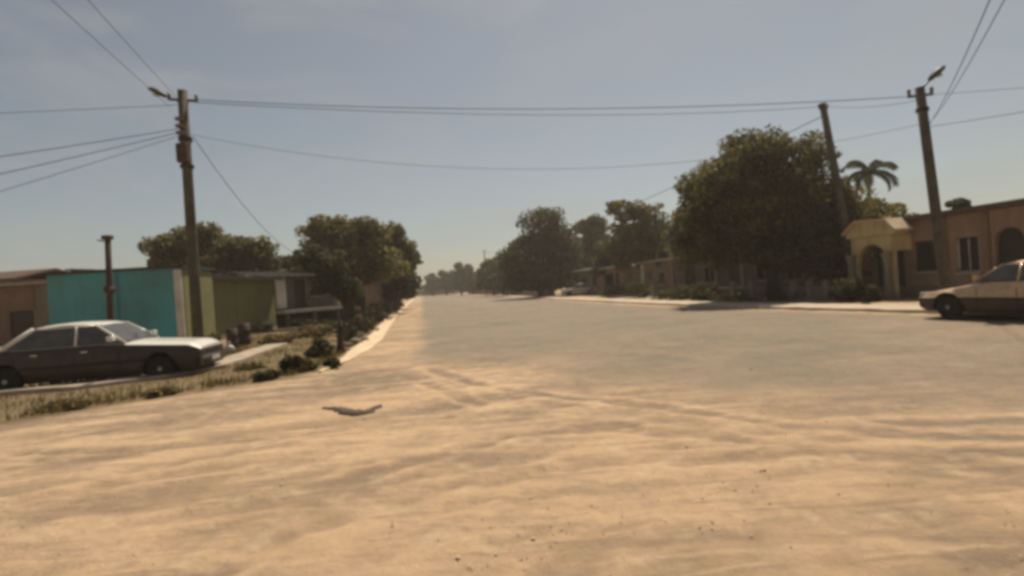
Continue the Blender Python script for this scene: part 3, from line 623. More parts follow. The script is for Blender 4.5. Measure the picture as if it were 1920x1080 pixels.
# low houses beyond, and their verandah post
lA, lB = W(1086, 560, 66), W(1172, 560, 55)
hL, L = house('verandah_house', lA, lB, 6, 2.9, rosewall, 'low brown house with a pale olive roof under the flat-topped tree', [(1, 2.2, .9, 2, 'win'), (4, 5, 0, 2.1, 'door'), (7, 10.5, 0, 2.3, 'open')], 'shed', rooflight, 1.0, slope=.8)
for x in (.1, 5.5, L - .3): MB().box(x, x + .22, -.95, -.73, -.2, 2.62).build('porch_post', tanwall, hL)
h2, L = house('brown_shop', W(1206, 560, 50), W(1272, 560, 42), 4, 2.9, brownwall, 'small brown building with a pale corner post between the flat-topped and biggest trees', [(1.6, 2.6, 0, 2.1, 'door'), (4.2, 5.4, .9, 2, 'winpale')], 'flat', rooflight, .4, .14)
MB().box(.2, .75, -.12, -.003, -.2, 2.8).build('corner_post', pale, h2)
MB().box(3.2, 4.0, -.5, -.003, 0, .9).build('bench', concrete, h2)

# brown house on the right with an ochre arched porch
H0 = Vector((16.7, 24.6)); HD = Vector((.17, -.985)).normalized()
H1 = H0 + HD * 16
hR, L = house('arched_brown_house', H0, H1, 8, 3.25, rosewall, 'brown single-storey house with arched openings behind the tan car on the right',
              [(2.15, 3.15, 1.1, 2.35, 'win'), (3.9, 4.75, 1.0, 2.4, 'winpale'), (5.3, 6.3, 1.15, 2.55, 'arch'), (7.2, 8.2, 0, 2.2, 'door'), (9.4, 10.6, 1, 2.3, 'win')], 'flat', rooftile, .35, .2, slope=.5)
MB().box(5.3, 6.3, .2, .24, 1.1, 2.6).build('arched_window', win_glass, hR)
for x in (3.35, 4.95, 6.7): MB().box(x, x + .22, -.09, -.003, -.2, 3.2).build('pilaster', brownwall, hR)
MB().box(0.003, L, -.05, -.004, -.2, .5).build('plinth', brownwall, hR)
pm_ = MB(); wall_open(pm_, -.15, 2.0, -.2, 2.75, -.95, -.75, [(.15, 1.7, -.2, 2.4, True)])
pm_.build('porch_arch', ochre, hR)
for x in (-.15, 1.8): MB().box(x, x + .2, -.747, -.003, 2.05, 2.75).build('porch_beam', ochre, hR)
MB().box(.25, 1.6, -.02, -.003, 0, 2.1).build('doorway_shade', void_shade, hR)  # flat panel on the wall, the shade of a doorway painted near-black
MB().prism([(-.3, 2.76), (2.25, 2.76), (2.25, 2.84), (1.9, 3.35), (.35, 3.45), (-.3, 2.95)], -1.05, -.36).build('porch_gable', ochre, hR)
cl = MB(); cl.prism([(-.42, 2.94), (.345, 3.455), (1.92, 3.355), (2.4, 2.86), (2.4, 2.95), (1.95, 3.44), (.345, 3.54), (-.42, 3.03)], -1.2, -.3); cl.build('porch_trim', sidewalk_m, hR)
for x in (-.05, 1.85): MB().lathe([(.26, -.1), (.25, .2), (.16, .5), (.13, 1.5), (.16, 1.75), (.24, 2.0)], x + .0, -1.12, 12).build('porch_column', tanwall, hR)
MB().box(.1, 1.6, -1.75, -1.38, -.1, .12).build('step', concrete, hR)

w0, w1 = RP(16.0, 64), RP(16.0, 108); low_wall('boundary_wall', (w1, w0), 1.35, .2, rosewall, 'long low brown boundary wall under the trees far along the right side', 9, tanwall)
w0, w1 = RP(16.0, 110), RP(15.0, 175); low_wall('boundary_wall', (w1, w0), 1.5, .2, brownwall, 'farthest low brown wall on the right, leading to the vanishing point')
g_ = np.random.default_rng(77); row = [(W(px, 540, 235).x, 235 + g_.uniform(-6, 6), 1.2, 5.5, 3, g_.uniform(1.6, 3.4)) for px in range(740, 1010, 17)]
vv_, ff_ = leaf_cloud(row, 9000, .5, 78, 8); tag(np_mesh('distant_scrub', vv_, ff_, leaf[3]), 'hazy mass of far-off scrub closing the end of the road', 'scrub', kind='stuff')

# ------------------------------------------------------------------ poles, lamps and wires
def pole(name, p_base, p_top, r0, r1, label, cat, m=pole_con):
    root = tag(empty(name, (p_base.x, p_base.y, 0)), label, cat)
    t = Vector(p_top) - Vector((p_base.x, p_base.y, 0))
    k = [t * q for q in (0, .33, .66, 1)]; k[0] = k[0] - t * .03
    MB().tube(k, [r0, r0 + (r1 - r0) * .33, r0 + (r1 - r0) * .66, r1], 12).build('pole', m, root, smooth=True)
    return root, t
def lamp(root, a0, hp, direction):
    arm = MB().tube([a0, a0.lerp(hp, .5) + Vector((0, 0, .06)), hp], .03, 6).build('lamp_arm', metal_grey, root)
    d = (hp - a0).normalized() if direction is None else direction
    e = hp + d * .62; up = Vector((0, 0, 1)); s_ = d.cross(up).normalized(); u = s_.cross(d)
    v = []; f = []
    st = [(0, .05, .05), (.12, .12, .10), (.3, .17, .13), (.5, .16, .11), (.62, .06, .05)]
    for (q, w_, h_) in st:
        c = hp + d * q
        for k in range(10):
            a_ = 2 * math.pi * k / 10; v.append(c + s_ * math.cos(a_) * w_ + u * (math.sin(a_) * h_ * (1 if math.sin(a_) > 0 else .5)))
    for i in range(len(st) - 1):
        for k in range(10): j = (k + 1) % 10; f.append((i * 10 + k, i * 10 + j, i * 10 + 10 + j, i * 10 + 10 + k))
    f.append(tuple(reversed(range(10)))); f.append(tuple(range(40, 50)))
    h_ = MB().add(v, f).build('lamp_head', lamp_green, root, smooth=True)
    lens = MB(); c = hp + d * .32 - u * .07; lens.ico(c, .11, 3, (1, 1, .5), 0); lens.build('lens', glass_lamp, h_, smooth=True)
def fitting(root, t, q, spread, axis, n=3, m=metal_grey, ins=True):
    c = t * q; cb = MB(); a_ = Vector(axis).normalized(); s0 = c - a_ * spread; s1 = c + a_ * spread
    cb.tube([s0, s1], .045, 6); ob = cb.build('crossarm', m, root)
    if ins:
        for k in range(n):
            p = s0.lerp(s1, (k + .05) / max(1, n - .9)); MB().lathe([(.03, 0), (.055, .04), (.04, .08), (.06, .12), (.03, .17)], p.x, p.y, 8).build('insulator', porcelain, ob).location.z = p.z + .04

LD = 17.0
lb = W(374, 677, LD); lb.z = 0; lt = W(342, 170, LD)
LP, LT = pole('street_lamp_pole', lb, lt, .17, .145, 'tall dark utility pole with street lamp and bolted boxes, left side behind the parked car', 'utility pole')
LV = lambda px, py: W(px, py, LD) - Vector((lb.x, lb.y, 0))
lamp(LP, LV(342, 196), LV(312, 182), (LV(278, 166) - LV(312, 182)).normalized())
fitting(LP, LT, .965, .42, (1, .3, -.05), 2)
for k in range(3): MB().box(-.12, .12, -.26, -.1, -.05, .05, .02).build('wire_bracket', porcelain, LP).location = LV(345, 252) + Vector((0, 0, .22 * k))
eb = MB().box(-.16, .17, -.32, -.12, -.3, .3, .03).build('meter_box', drum_m, LP); eb.location = LV(350, 290)
MB().lathe([(.2, -.06), (.2, .06)], 0, 0, 12).build('clamp_band', iron, LP).location = LT * .82
MB().lathe([(.2, -.05), (.2, .05)], 0, 0, 12).build('clamp_band', iron, LP).location = LT * .72

B1 = W(1610, 558, 25.5); B1.z = 0; T1 = W(1542, 194, 25.5)
P1, PT1 = pole('leaning_pole', B1, T1, .2, .155, 'leaning plain utility pole without a lamp, in front of the biggest tree', 'utility pole')
fitting(P1, PT1, .975, .25, (1, .2, .0), 2)
B2 = W(1779, 588, 16); B2.z = 0; T2 = W(1724, 164, 16)
P2, PT2 = pole('street_lamp_pole', B2, T2, .15, .125, 'slightly leaning utility pole with street lamp beside the tan car', 'utility pole')
RV = lambda px, py: W(px, py, 16) - Vector((B2.x, B2.y, 0))
lamp(P2, RV(1726, 176), RV(1742, 152), (RV(1770, 125) - RV(1742, 152)).normalized())
fitting(P2, PT2, .965, .35, (1, -.1, .02), 2)
MB().lathe([(.17, -.05), (.17, .05)], 0, 0, 12).build('clamp_band', iron, P2).location = PT2 * .9
for i, (px, py, D, lab) in enumerate(((908, 468, 118, 'thin faint utility pole far up the road, before the mid green roadside tree'), (1003, 470, 85, 'faint distant pole partly hidden by the dark rounded tree'))):
    bb = W(px + 3, 545, D); bb.z = 0; pr_, t_ = pole('distant_pole', bb, W(px, py, D), .14, .1, lab, 'utility pole'); fitting(pr_, t_, .96, .6, (1, .2, 0), 3, ins=False)
# short timber post in front of the parked car
sb = G(211, 700); st_ = W(202, 446, sb.y)
SPo, STt = pole('timber_post', sb, st_, .085, .075, 'short dark timber post with a small cap in front of the turquoise house and car', 'post', wood_dark)
MB().box(-.13, .11, -.1, .1, -.05, .07, .02).build('cap', wood_dark, SPo).location = STt
MB().tube([(-.08, 0, -.1), (-.3, 0, -.04)], .02, 6).build('bracket', iron, SPo).location = STt
MB().tube([STt * .62 + Vector((0, -.1, 0)), STt * .62 + Vector((0, .1, 0))], .11, 8).build('wrap', wood_dark, SPo)

def wire(p0, p1, sag, label, r=.013, cat='power line', group=None, ext=False):
    p0, p1 = Vector(p0), Vector(p1)
    if ext: p1 = p0 + (p1 - p0) * 2.1
    pts = [p0.lerp(p1, k / 24) - Vector((0, 0, sag * 4 * (k / 24) * (1 - k / 24))) for k in range(25)]
    c = p0.copy(); o_ = MB().tube([p - c for p in pts], r * .68, 6).build('power_line', wire_m, loc=c); return tag(o_, label, cat, group)
GW = 'overhead wires'
l_ = lambda px, py: W(px, py, LD); r2_ = lambda px, py: W(px, py, 16); r1_ = lambda px, py: W(px, py, 25.5)
wire(l_(352, 186), r2_(1722, 180), .35, 'top overhead wire crossing the whole road between the two lamp poles', .017, group=GW)
wire(l_(366, 192), r1_(1542, 200), .40, 'overhead wire running from the left lamp pole to the plain leaning pole', .017, group=GW)
wire(r1_(1545, 198), r2_(1722, 188), .15, 'short overhead wire between the leaning pole and the right lamp pole', .014, group=GW)
wire(l_(348, 250), r2_(1730, 232), 1.25, 'lower sagging overhead wire crossing the road under the top wires', .009, group=GW)
wire(l_(346, 196), W(-240, 214, 15), .1, 'nearly level wire leaving the left lamp pole towards the left edge', .012, group=GW, ext=True)
wire(l_(344, 240), W(-260, 320, 11), .12, 'upper of the three wires fanning down left from the left lamp pole', .016, group=GW, ext=True)
wire(l_(344, 246), W(-260, 372, 10.5), .12, 'middle of the three wires fanning down left from the left lamp pole', .016, group=GW, ext=True)
wire(l_(344, 252), W(-260, 424, 10), .12, 'lowest of the three wires fanning down left from the left lamp pole', .012, group=GW, ext=True)
wire(l_(330, 182), W(20, -170, 6), .05, 'wire climbing from the left lamp pole to the top edge, nearer the pole', .010, group=GW, ext=True)
wire(l_(318, 200), W(-80, -170, 6), .05, 'wire climbing from the left lamp pole to the top edge, further left', .010, group=GW, ext=True)
wire(l_(362, 256), W(552, 474, 31.5), .55, 'service wire dropping right from the left lamp pole to the houses below', .018, group=GW)
wire(r2_(1738, 240), W(1862, -120, 6), .55, 'wire rising steeply from the right lamp pole to the top edge, left of a pair', .010, group=GW, ext=True)
wire(r2_(1742, 232), W(1892, -120, 6), .55, 'wire rising steeply from the right lamp pole to the top edge, right of a pair', .009, group=GW, ext=True)
wire(r2_(1728, 178), W(2080, 140, 10), .1, 'upper wire from the right lamp pole to the right edge of the photo', .010, group=GW, ext=True)
wire(r2_(1738, 238), W(2080, 168, 10), .12, 'lower wire from the right lamp pole to the right edge of the photo', .012, group=GW, ext=True)
wire(r1_(1548, 215), W(908, 474, 118), 1.5, 'long faint wire from the leaning pole to the far pole up the road', .03, group=GW)

# ------------------------------------------------------------------ cars
def car(name, loc, rz, P, label, cat='car'):
    """local +X = front.  P: L, W, H, upper, lower paint"""
    L, Wd, H = P['L'], P['W'], P['H']; root = tag(empty(name, loc, rz), label, cat)
    hw = Wd / 2; wr = .31; xf, xr = L / 2 - .85, -L / 2 + .95
    zb = .22; zbelt = P.get('belt', .92); hood = P.get('hood', .88)
    N = 72; xs = [-L / 2 + L * i / N for i in range(N + 1)]
    def top(x):      # centre-line height of bonnet and boot
        u = x / (L / 2)
        if u > .22: z = zbelt + .02 - (u - .22) / .78 * (zbelt + .02 - hood + .10); z -= max(0, u - .9) ** 1.3 * 2.2
        elif u < -.55: z = zbelt + .05 - max(0, -u - .93) * 2.2
        else: z = zbelt + .03
        return z
    def arch(x):
        z = zb
        for c in (xf, xr):
            d = abs(x - c)
            if d < wr + .06: z = max(z, .31 + math.sqrt((wr + .06) ** 2 - d * d))
        if x > L / 2 - .1 or x < -L / 2 + .1: z = max(z, zb + .05)
        return z
    def plan(x):
        u = abs(x) / (L / 2); return hw * (1 - .16 * max(0, (u - .78) / .22) ** 2.0)
    def ring(x):
        z = arch(x); t = top(x); w = plan(x); mid = max(z + .03, .56)
        low = max(z + .015, .36)
        return [(w * .90, z), (w * .97, low), (w, mid), (w * .985, max(mid + .01, t - .17)), (w * .93, t - .05), (w * .80, t - .01), (w * .4, t + .015), (0, t + .02)]
    split = P.get('two', 0)
    def shell(lo, hi, nm, m):
        mb = MB(); v = []; f = []
        for x in xs:
            r0 = ring(x)[lo:hi]
            v += [(x, y, z) for y, z in r0]
        k = hi - lo
        for i in range(N):
            for j in range(k - 1): f.append((i * k + j, i * k + j + 1, (i + 1) * k + j + 1, (i + 1) * k + j))
        n0 = len(v); v += [(x, -y, z) for x, y, z in v]
        f += [tuple(n0 + q for q in reversed(t)) for t in f]
        f.append(tuple(list(range(k)) + [n0 + q for q in reversed(range(k))])); e = N * k
        f.append(tuple([n0 + e + q for q in range(k)] + [e + q for q in reversed(range(k))]))
        return mb.add(v, f).build(nm, m, root, smooth=False)
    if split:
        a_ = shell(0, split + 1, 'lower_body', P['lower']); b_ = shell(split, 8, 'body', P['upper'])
    else: b_ = shell(0, 8, 'body', P['upper'])
    for o_ in ([a_, b_] if split else [b_]):
        o_.data.polygons.foreach_set('use_smooth', [True] * len(o_.data.polygons))
        o_.data.set_sharp_from_angle(angle=R(38))
    # under-body and wheel wells
    MB().box(-L / 2 + .2, L / 2 - .2, -hw * .82, hw * .82, .2, .55).build('chassis', rubber, root)
    # cabin: base at the belt, roof above
    bx0, bx1 = -L * .335, L * .185; rx0, rx1 = -L * .20, L * .045; zt = H; zc = zbelt + .015
    wb, wt_ = hw * .90, hw * .70
    def lerp(a, b, t): return a + (b - a) * t
    def cab(x_, t): return None
    prof = [(bx0, zc), (lerp(bx0, rx0, .45), lerp(zc, zt, .52)), (rx0, zt - .05), (rx0 + .25, zt - .005), ((rx0 + rx1) / 2, zt + .01), (rx1 - .2, zt - .012), (rx1, zt - .055), (lerp(bx1, rx1, .5), lerp(zc, zt, .52)), (bx1, zc)]
    # roof shell (curved)
    rv = []; rf = []; rs = [(rx0 - .06, zt - .09), (rx0 + .02, zt - .045), (rx0 + .25, zt - .005), ((rx0 + rx1) / 2, zt + .012), (rx1 - .2, zt - .008), (rx1 - .02, zt - .045), (rx1 + .07, zt - .09)]
    for x, z in rs:
        for y, dz in ((-wt_ - .035, -.06), (-wt_, -.015), (-wt_ * .5, .0), (0, .008), (wt_ * .5, .0), (wt_, -.015), (wt_ + .035, -.06)): rv.append((x, y, z + dz))
    for i in range(6):
        for j in range(6): rf.append((i * 7 + j, i * 7 + j + 1, (i + 1) * 7 + j + 1, (i + 1) * 7 + j))
    MB().add(rv, rf).build('roof', P['upper'], root, smooth=True)
    zr = zt - .08
    # pillars
    for sg in (-1, 1):
        pl = MB()
        for (xa, xb, w_) in ((bx1, rx1 + .03, .03), (bx0, rx0 - .03, .055), (-.12, -.14, .03)):
            pl.tube([(xa, sg * wb, zc - .03), (xb, sg * (wt_ + .03), zr)], w_, 6)
        pl.tube([(rx0 - .05, sg * (wt_ + .03), zr - .01), (rx1 + .05, sg * (wt_ + .03), zr - .01)], .022, 6)
        pl.build('pillar_frame', P['upper'], root, smooth=True)
    q = .004
    MB().add([(bx1 + q, -wb, zc), (bx1 + q, wb, zc), (rx1 + .04, wt_, zr), (rx1 + .04, -wt_, zr)], [(0, 1, 2, 3)]).build('windscreen', car_glass, root)
    MB().add([(bx0, -wb, zc), (bx0, wb, zc), (rx0 - .04, wt_, zr), (rx0 - .04, -wt_, zr)], [(3, 2, 1, 0)]).build('rear_window', car_glass, root)
    for sg in (-1, 1):
        MB().add([(bx1 - .06, sg * wb, zc), (-.09, sg * wb, zc), (-.115, sg * (wt_ + .03), zr), (rx1, sg * (wt_ + .03), zr)], [(0, 1, 2, 3)]).build('side_window', car_glass, root)
        MB().add([(-.15, sg * wb, zc), (bx0 + .1, sg * wb, zc), (rx0, sg * (wt_ + .03), zr), (-.165, sg * (wt_ + .03), zr)], [(0, 1, 2, 3)]).build('side_window', car_glass, root)
        MB().box(-L / 2 + .5, L / 2 - .55, sg * hw - .004 if sg > 0 else sg * hw - .012, sg * hw + .012 if sg > 0 else sg * hw + .004, .53, .575).build('rub_strip', rubber, root)
        m_ = MB().box(bx1 - .28, bx1 - .14, sg * (hw + .02) if sg > 0 else sg * (hw + .16), sg * (hw + .16) if sg > 0 else sg * (hw + .02), zc + .03, zc + .15, .02)
        m_.tube([(bx1 - .2, sg * wb, zc + .05), (bx1 - .2, sg * (hw + .05), zc + .07)], .015, 6); m_.build('mirror', P['upper'], root)
        for xd in (.02, -L * .2): MB().box(xd, xd + .14, sg * (hw * .985 + .0) - .01, sg * (hw * .985) + .02 if sg > 0 else sg * (hw * .985) + .01, zbelt - .17, zbelt - .14).build('door_handle', chrome, root)
        seam = MB()
        for xd in (bx1 - .12, -.13, -L * .27): seam.box(xd - .005, xd + .005, sg * (hw + .0015) - .002, sg * (hw + .0015) + .002, .36, zbelt - .16)
        seam.build('door_gap', rubber, root)
        hl = MB().box(L / 2 - .16, L / 2 - .005, min(sg * hw * .52, sg * hw * .80), max(sg * hw * .52, sg * hw * .80), .56, .70, .02); hl.build('headlight', light_lens, root)
        MB().box(-L / 2 + .005, -L / 2 + .14, min(sg * hw * .5, sg * hw * .82), max(sg * hw * .5, sg * hw * .82), .62, .78, .02).build('tail_light', red_lens, root)
        for xw in (xf, xr):
            w = empty('wheel', (xw, sg * (hw - .12), .31)); w.parent = root
            def disc(pr): m0 = MB().lathe(pr, 0, 0, 24); m0.v = [(x, z * sg, y) for x, y, z in m0.v]; return m0
            disc([(.18, -.09), (.29, -.09), (.31, -.05), (.31, .07), (.29, .1), (.2, .1)]).build('tyre', rubber, w, smooth=False)
            disc([(.2, .06), (.19, .095), (.15, .075), (.06, .08), (.05, .11)]).build('rim', rim_m, w)
    fb = MB(); k = 13
    def bumper(sx, nm, m):
        mb = MB(); v = []; f = []
        for i in range(k):
            y = -hw * .88 + hw * 1.76 * i / (k - 1); e = (abs(y) / hw) ** 3 * .16; x = sx * (L / 2 + .06 - e)
            for xx, z in ((x - sx * .13, .30), (x - .0, .32), (x + sx * .01, .42), (x, .50), (x - sx * .13, .53)): v.append((xx, y, z))
        for i in range(k - 1):
            for j in range(4): f.append((i * 5 + j, i * 5 + j + 1, (i + 1) * 5 + j + 1, (i + 1) * 5 + j))
        f.append((0, 1, 2, 3, 4)); f.append(tuple((k - 1) * 5 + j for j in (4, 3, 2, 1, 0)))
        return mb.add(v, f).build(nm, m, root, smooth=True)
    bumper(1, 'front_bumper', P.get('bump', P.get('lower', P['upper']))); bumper(-1, 'rear_bumper', P.get('bump', P.get('lower', P['upper'])))
    gr = MB().box(L / 2 - .05, L / 2 + .004, -hw * .42, hw * .42, .57, .69)
    gr.build('grille', rubber, root)
    for sx in (1, -1): MB().box(sx * (L / 2 + .071) - .005, sx * (L / 2 + .071) + .005, -.24, .24, .37, .47).build('number_plate', pale, root)
    hs_ = MB().add([(L * .2, -hw * .72, top(L * .2) + .012), (L * .2, hw * .72, top(L * .2) + .012)], [])
    wp = MB()
    for y in (-.35, .25): wp.tube([(bx1 + .06, y, zc + .04), (bx1 - .18, y + .38, zc + .17)], .01, 5)
    wp.build('wiper', rubber, root)
    return root
# left car: nose towards the right, broadside behind the timber post
fr = W(398, 650, 13.5); bk = W(-20, 690, 12.7); d_ = Vector((fr.x - bk.x, fr.y - bk.y))
c0 = Vector((fr.x, fr.y)) - d_.normalized() * 2.5
car('sedan', (c0.x, c0.y, .02), math.atan2(d_.y, d_.x), dict(L=5.0, W=1.78, H=1.52, upper=white_car, lower=car_side_shade, two=4, belt=1.0, hood=.95), 'white sedan with side shade painted dark brown, parked facing right before the turquoise house')
# right car: parked along the road, nose away to the left
a1 = Vector(W(1722, 590, 14.9).xy); dirr = Vector((-.26, .966)).normalized()
c1 = a1 - dirr * 2.3 + Vector((dirr.y, -dirr.x)) * .78
car('sedan', (c1.x, c1.y, .02), math.atan2(dirr.y, dirr.x), dict(L=4.6, W=1.76, H=1.45, upper=tan_car, lower=car_side_shade, two=2, belt=.97, hood=.76), 'tan sedan with shade painted brown on its lower sides, cut off by the right edge of the photo')
q = G(1075, 550); car('sedan', (W(1088, 552, 62).x, 62, .02), R(172), dict(L=4.3, W=1.7, H=1.42, upper=grey_car, lower=grey_car), 'small distant pale car parked under the dark rounded tree on the right')

# ------------------------------------------------------------------ grass, weeds and small things
PATH = g2((-260, 786), (0, 750), (150, 737), (300, 717), (400, 698), (470, 672), (520, 655))
def blades(name, poly, n, h0, h1, w, m, seed, dens=None):
    g = np.random.default_rng(seed); P = np.array(poly); mn, mx = P.min(0), P.max(0)
    xs, ys = [], []
    while sum(map(len, xs)) < n:
        x = g.uniform(mn[0], mx[0], n * 2); y = g.uniform(mn[1], mx[1], n * 2)
        k = in_poly(x, y, poly) & (fbm(x * 1.7, y * 1.7, 3, 21) > g.uniform(.22, .6, n * 2)); k &= (poly_dist(x, y, PATH, closed=False) > .45) & (g.random(n * 2) < np.clip(14 / np.maximum(y, 5), .25, 1))
        xs.append(x[k]); ys.append(y[k])
    x = np.concatenate(xs)[:n]; y = np.concatenate(ys)[:n]
    h = g.uniform(h0, h1, n) * (.5 + 1.0 * fbm(x * .9, y * .9, 3, 5)); az = g.uniform(0, 2 * math.pi, n); ln = g.uniform(.1, .7, n) * h; la = g.uniform(0, 2 * math.pi, n)
    c = np.stack([x, y, np.full(n, .03)], 1); s_ = np.stack([np.cos(az), np.sin(az), 0 * az], 1) * (w * g.uniform(.6, 1.4, n))[:, None]
    tip = c + np.stack([np.cos(la) * ln, np.sin(la) * ln, h], 1)
    v = np.stack([c - s_, c + s_, tip], 1).reshape(-1, 3)
    return tag(np_mesh(name, v, np.arange(3 * n).reshape(n, 3), m), {'grass': 'dry brownish green grass on the verge between the dirt and the houses'}.get(name), 'grass', kind='stuff')
blades('grass', VERGE, 60000, .05, .19, .016, grass_m, 3)

def bush(px, py, rw, rh, n, m, label, seed, group='weeds on the grassy verge', name='weed_clump'):
    p = G(px, py); k = p.y / FPX; r = rw * k; h = rh * k
    root = tag(empty(name, (p.x, p.y, 0)), label, 'bush', group)
    v, f = leaf_cloud([(0, 0, h * .5, r, r, h * .55), (r * .5, .1, h * .35, r * .6, r * .6, h * .4), (-r * .5, 0, h * .3, r * .6, r * .6, h * .35)], n, .045 + .0012 * p.y, seed, 10)
    np_mesh('foliage', v, f, m, root)
    mb = MB(); g = random.Random(seed)
    for _ in range(6): mb.tube([(g.uniform(-.05, .05), 0, -.05), (g.uniform(-.6, .6) * r, g.uniform(-.5, .5) * r, h * .8)], [.02, .006], 5)
    mb.build('stem', bark, root)
bush(548, 700, 16, 34, 900, weed_m, 'ragged weed clump at the tip of the grass where it meets the dirt', 61)
bush(600, 672, 24, 34, 1100, weed_m, 'low olive weed clump halfway along the grass edge by the dirt', 62)
bush(520, 650, 30, 24, 1100, grass_m, 'straw coloured weed clump in the middle of the verge below the olive house', 63)
bush(585, 636, 34, 24, 1200, grass_m, 'wide straw coloured weed clump below the raised porch slab', 64)
bush(668, 618, 30, 22, 1100, mat('weed_dark', (0.04, 0.026, 0.018), .9, (0.03, 0.02, 0.014), 2, trans=.1, island=.3), 'dark brown dead bush beside the pale stones on the verge', 65)
bush(705, 592, 24, 22, 1000, weed_m, 'weed clump at the roadside near the low tan wall', 66)
bush(398, 672, 18, 56, 1000, leaf[1], 'dark shrub between the parked car nose and the oil drums', 67)
bush(490, 628, 20, 24, 800, weed_m, 'weed clump at the foot of the olive house wall', 68)
bush(1500, 562, 60, 16, 1500, leaf[1], 'low dark undergrowth at the foot of the biggest tree', 69, 'shaded undergrowth')
bush(1375, 566, 44, 14, 1200, leaf[1], 'low dark undergrowth by the left front wall', 70, 'shaded undergrowth')

for i, (px, py, rw, rh, m_, lab) in enumerate(((622, 690, 14, 18, weed_m, 'small ragged weed at the very edge of the dirt below the stump'), (575, 696, 18, 22, grass_m, 'straw coloured weed at the dirt edge left of the stump'),
        (500, 712, 20, 16, weed_m, 'flat weed clump spilling on to the dirt below the drums'), (470, 700, 22, 20, grass_m, 'dry weed tuft beside the old concrete path end'), (652, 640, 20, 26, weed_m, 'olive weed clump between the stump and the dead brown bush'),
        (620, 620, 30, 22, weed_m, 'broad dark weed clump left of the dead brown bush'), (722, 588, 16, 18, weed_m, 'narrow weed clump against the pale sidewalk further up'), (560, 615, 30, 20, weed_m, 'weed clump in the shadow under the porch slab'),
        (300, 742, 26, 14, grass_m, 'flat dry tuft at the verge edge in front of the car bonnet'), (120, 768, 30, 16, grass_m, 'flat dry tuft at the verge edge below the car door'))):
    bush(px, py, rw, rh, 700, m_, lab, 120 + i)
for i, (px, py, rw, rh, n_, lab) in enumerate(((1098, 553, 30, 24, 1500, 'dark shrub on the roadside just right of the small distant pale car'), (1150, 556, 34, 22, 1500, 'broad dark shrub in front of the low verandah house'),
        (1198, 558, 26, 34, 1500, 'tall dark shrub between the verandah house and the small brown building'), (1262, 563, 34, 26, 1600, 'dark shrub in front of the small brown building'), (1318, 566, 30, 34, 1600, 'tall dark shrub at the left end of the left front wall'),
        (1590, 566, 30, 44, 1600, 'tall dark shrub at the foot of the leaning pole'), (1640, 566, 14, 30, 900, 'narrow shrub beside the arched porch'), (930, 550, 34, 12, 1200, 'flat dark shrub at the roadside below the mid green tree'), (1000, 551, 40, 12, 1200, 'flat dark shrub under the dense dark rounded tree'))):
    bush(px, py, rw, rh, n_, leaf[1], lab, 160 + i, 'roadside shrubs along the right', 'roadside_shrub')
for i, (px, py, rw, rh, m_, lab) in enumerate(((676, 625, 26, 30, weed_m, 'thick scrub against the sidewalk behind the pale rocks'), (704, 606, 26, 30, weed_m, 'thick scrub against the sidewalk halfway up the verge'), (736, 582, 20, 26, leaf[1], 'dark scrub at the narrow far end of the verge'),
        (640, 600, 34, 26, grass_m, 'tall straw coloured scrub in front of the low tan wall'))):
    bush(px, py, rw, rh, 1000, m_, lab, 140 + i)
# dark stump, rocks and drums
p = G(638, 662); sr = tag(empty('stump', (p.x, p.y, 0)), 'dark broken tree stump standing at the grass edge beside the pale sidewalk', 'stump')
MB().tube([(0, 0, -.1), (.02, 0, .3), (.07, .02, .75), (.05, .02, 1.0)], [.13, .10, .085, .05], 9).build('trunk', bark, sr, smooth=True)
MB().tube([(.05, 0, .55), (.22, .02, .8)], [.05, .02], 6).build('branch', bark, sr, smooth=True)
for i, (px, py, r, lab) in enumerate(((668, 646, .20, 'largest pale rock beside the stump'), (683, 640, .15, 'pale rock touching the sidewalk end'), (655, 650, .12, 'small pale rock directly right of the stump'),
                                      (676, 630, .14, 'pale rock under the dead brown bush'), (694, 628, .10, 'smallest pale rock nearest the sidewalk'))):
    p = G(px, py); tag(MB().ico((0, 0, 0), r, 80 + i, (1.2, 1, .75), .18).build('rock', rock_m, loc=(p.x, p.y, r * .45)), lab, 'rock', 'pale rocks on the verge')
for i, (px, py, h, r, lab) in enumerate(((437, 655, .82, .2, 'shorter dark oil drum beside the white sack'), (459, 650, .95, .24, 'taller dark oil drum, right one below the olive house'))):
    p = G(px, py); dr = tag(empty('oil_drum', (p.x, p.y, 0)), lab, 'drum', 'dark drums by the verge')
    MB().lathe([(r, 0.02), (r, .28 * h), (r + .015, .3 * h), (r + .015, .33 * h), (r, .35 * h), (r, .64 * h), (r + .015, .66 * h), (r + .015, .69 * h), (r, .71 * h), (r, h), (r - .02, h), (r - .02, h - .03)], 0, 0, 20).build('barrel', drum_m, dr, smooth=True)
    MB().lathe([(.035, h - .03), (.035, h)], r * .5, 0, 8).build('bung', iron, dr)
p = G(431, 664); sk = tag(empty('sack', (p.x, p.y, 0)), 'small white sack slumped on the ground against the drums', 'sack')
MB().ico((0, 0, .16), .19, 91, (1, .8, .95), .13).build('bag', bag_m, sk, smooth=True); MB().lathe([(.05, .3), (.03, .36), (.07, .43)], 0, 0, 8).build('tied_neck', bag_m, sk)
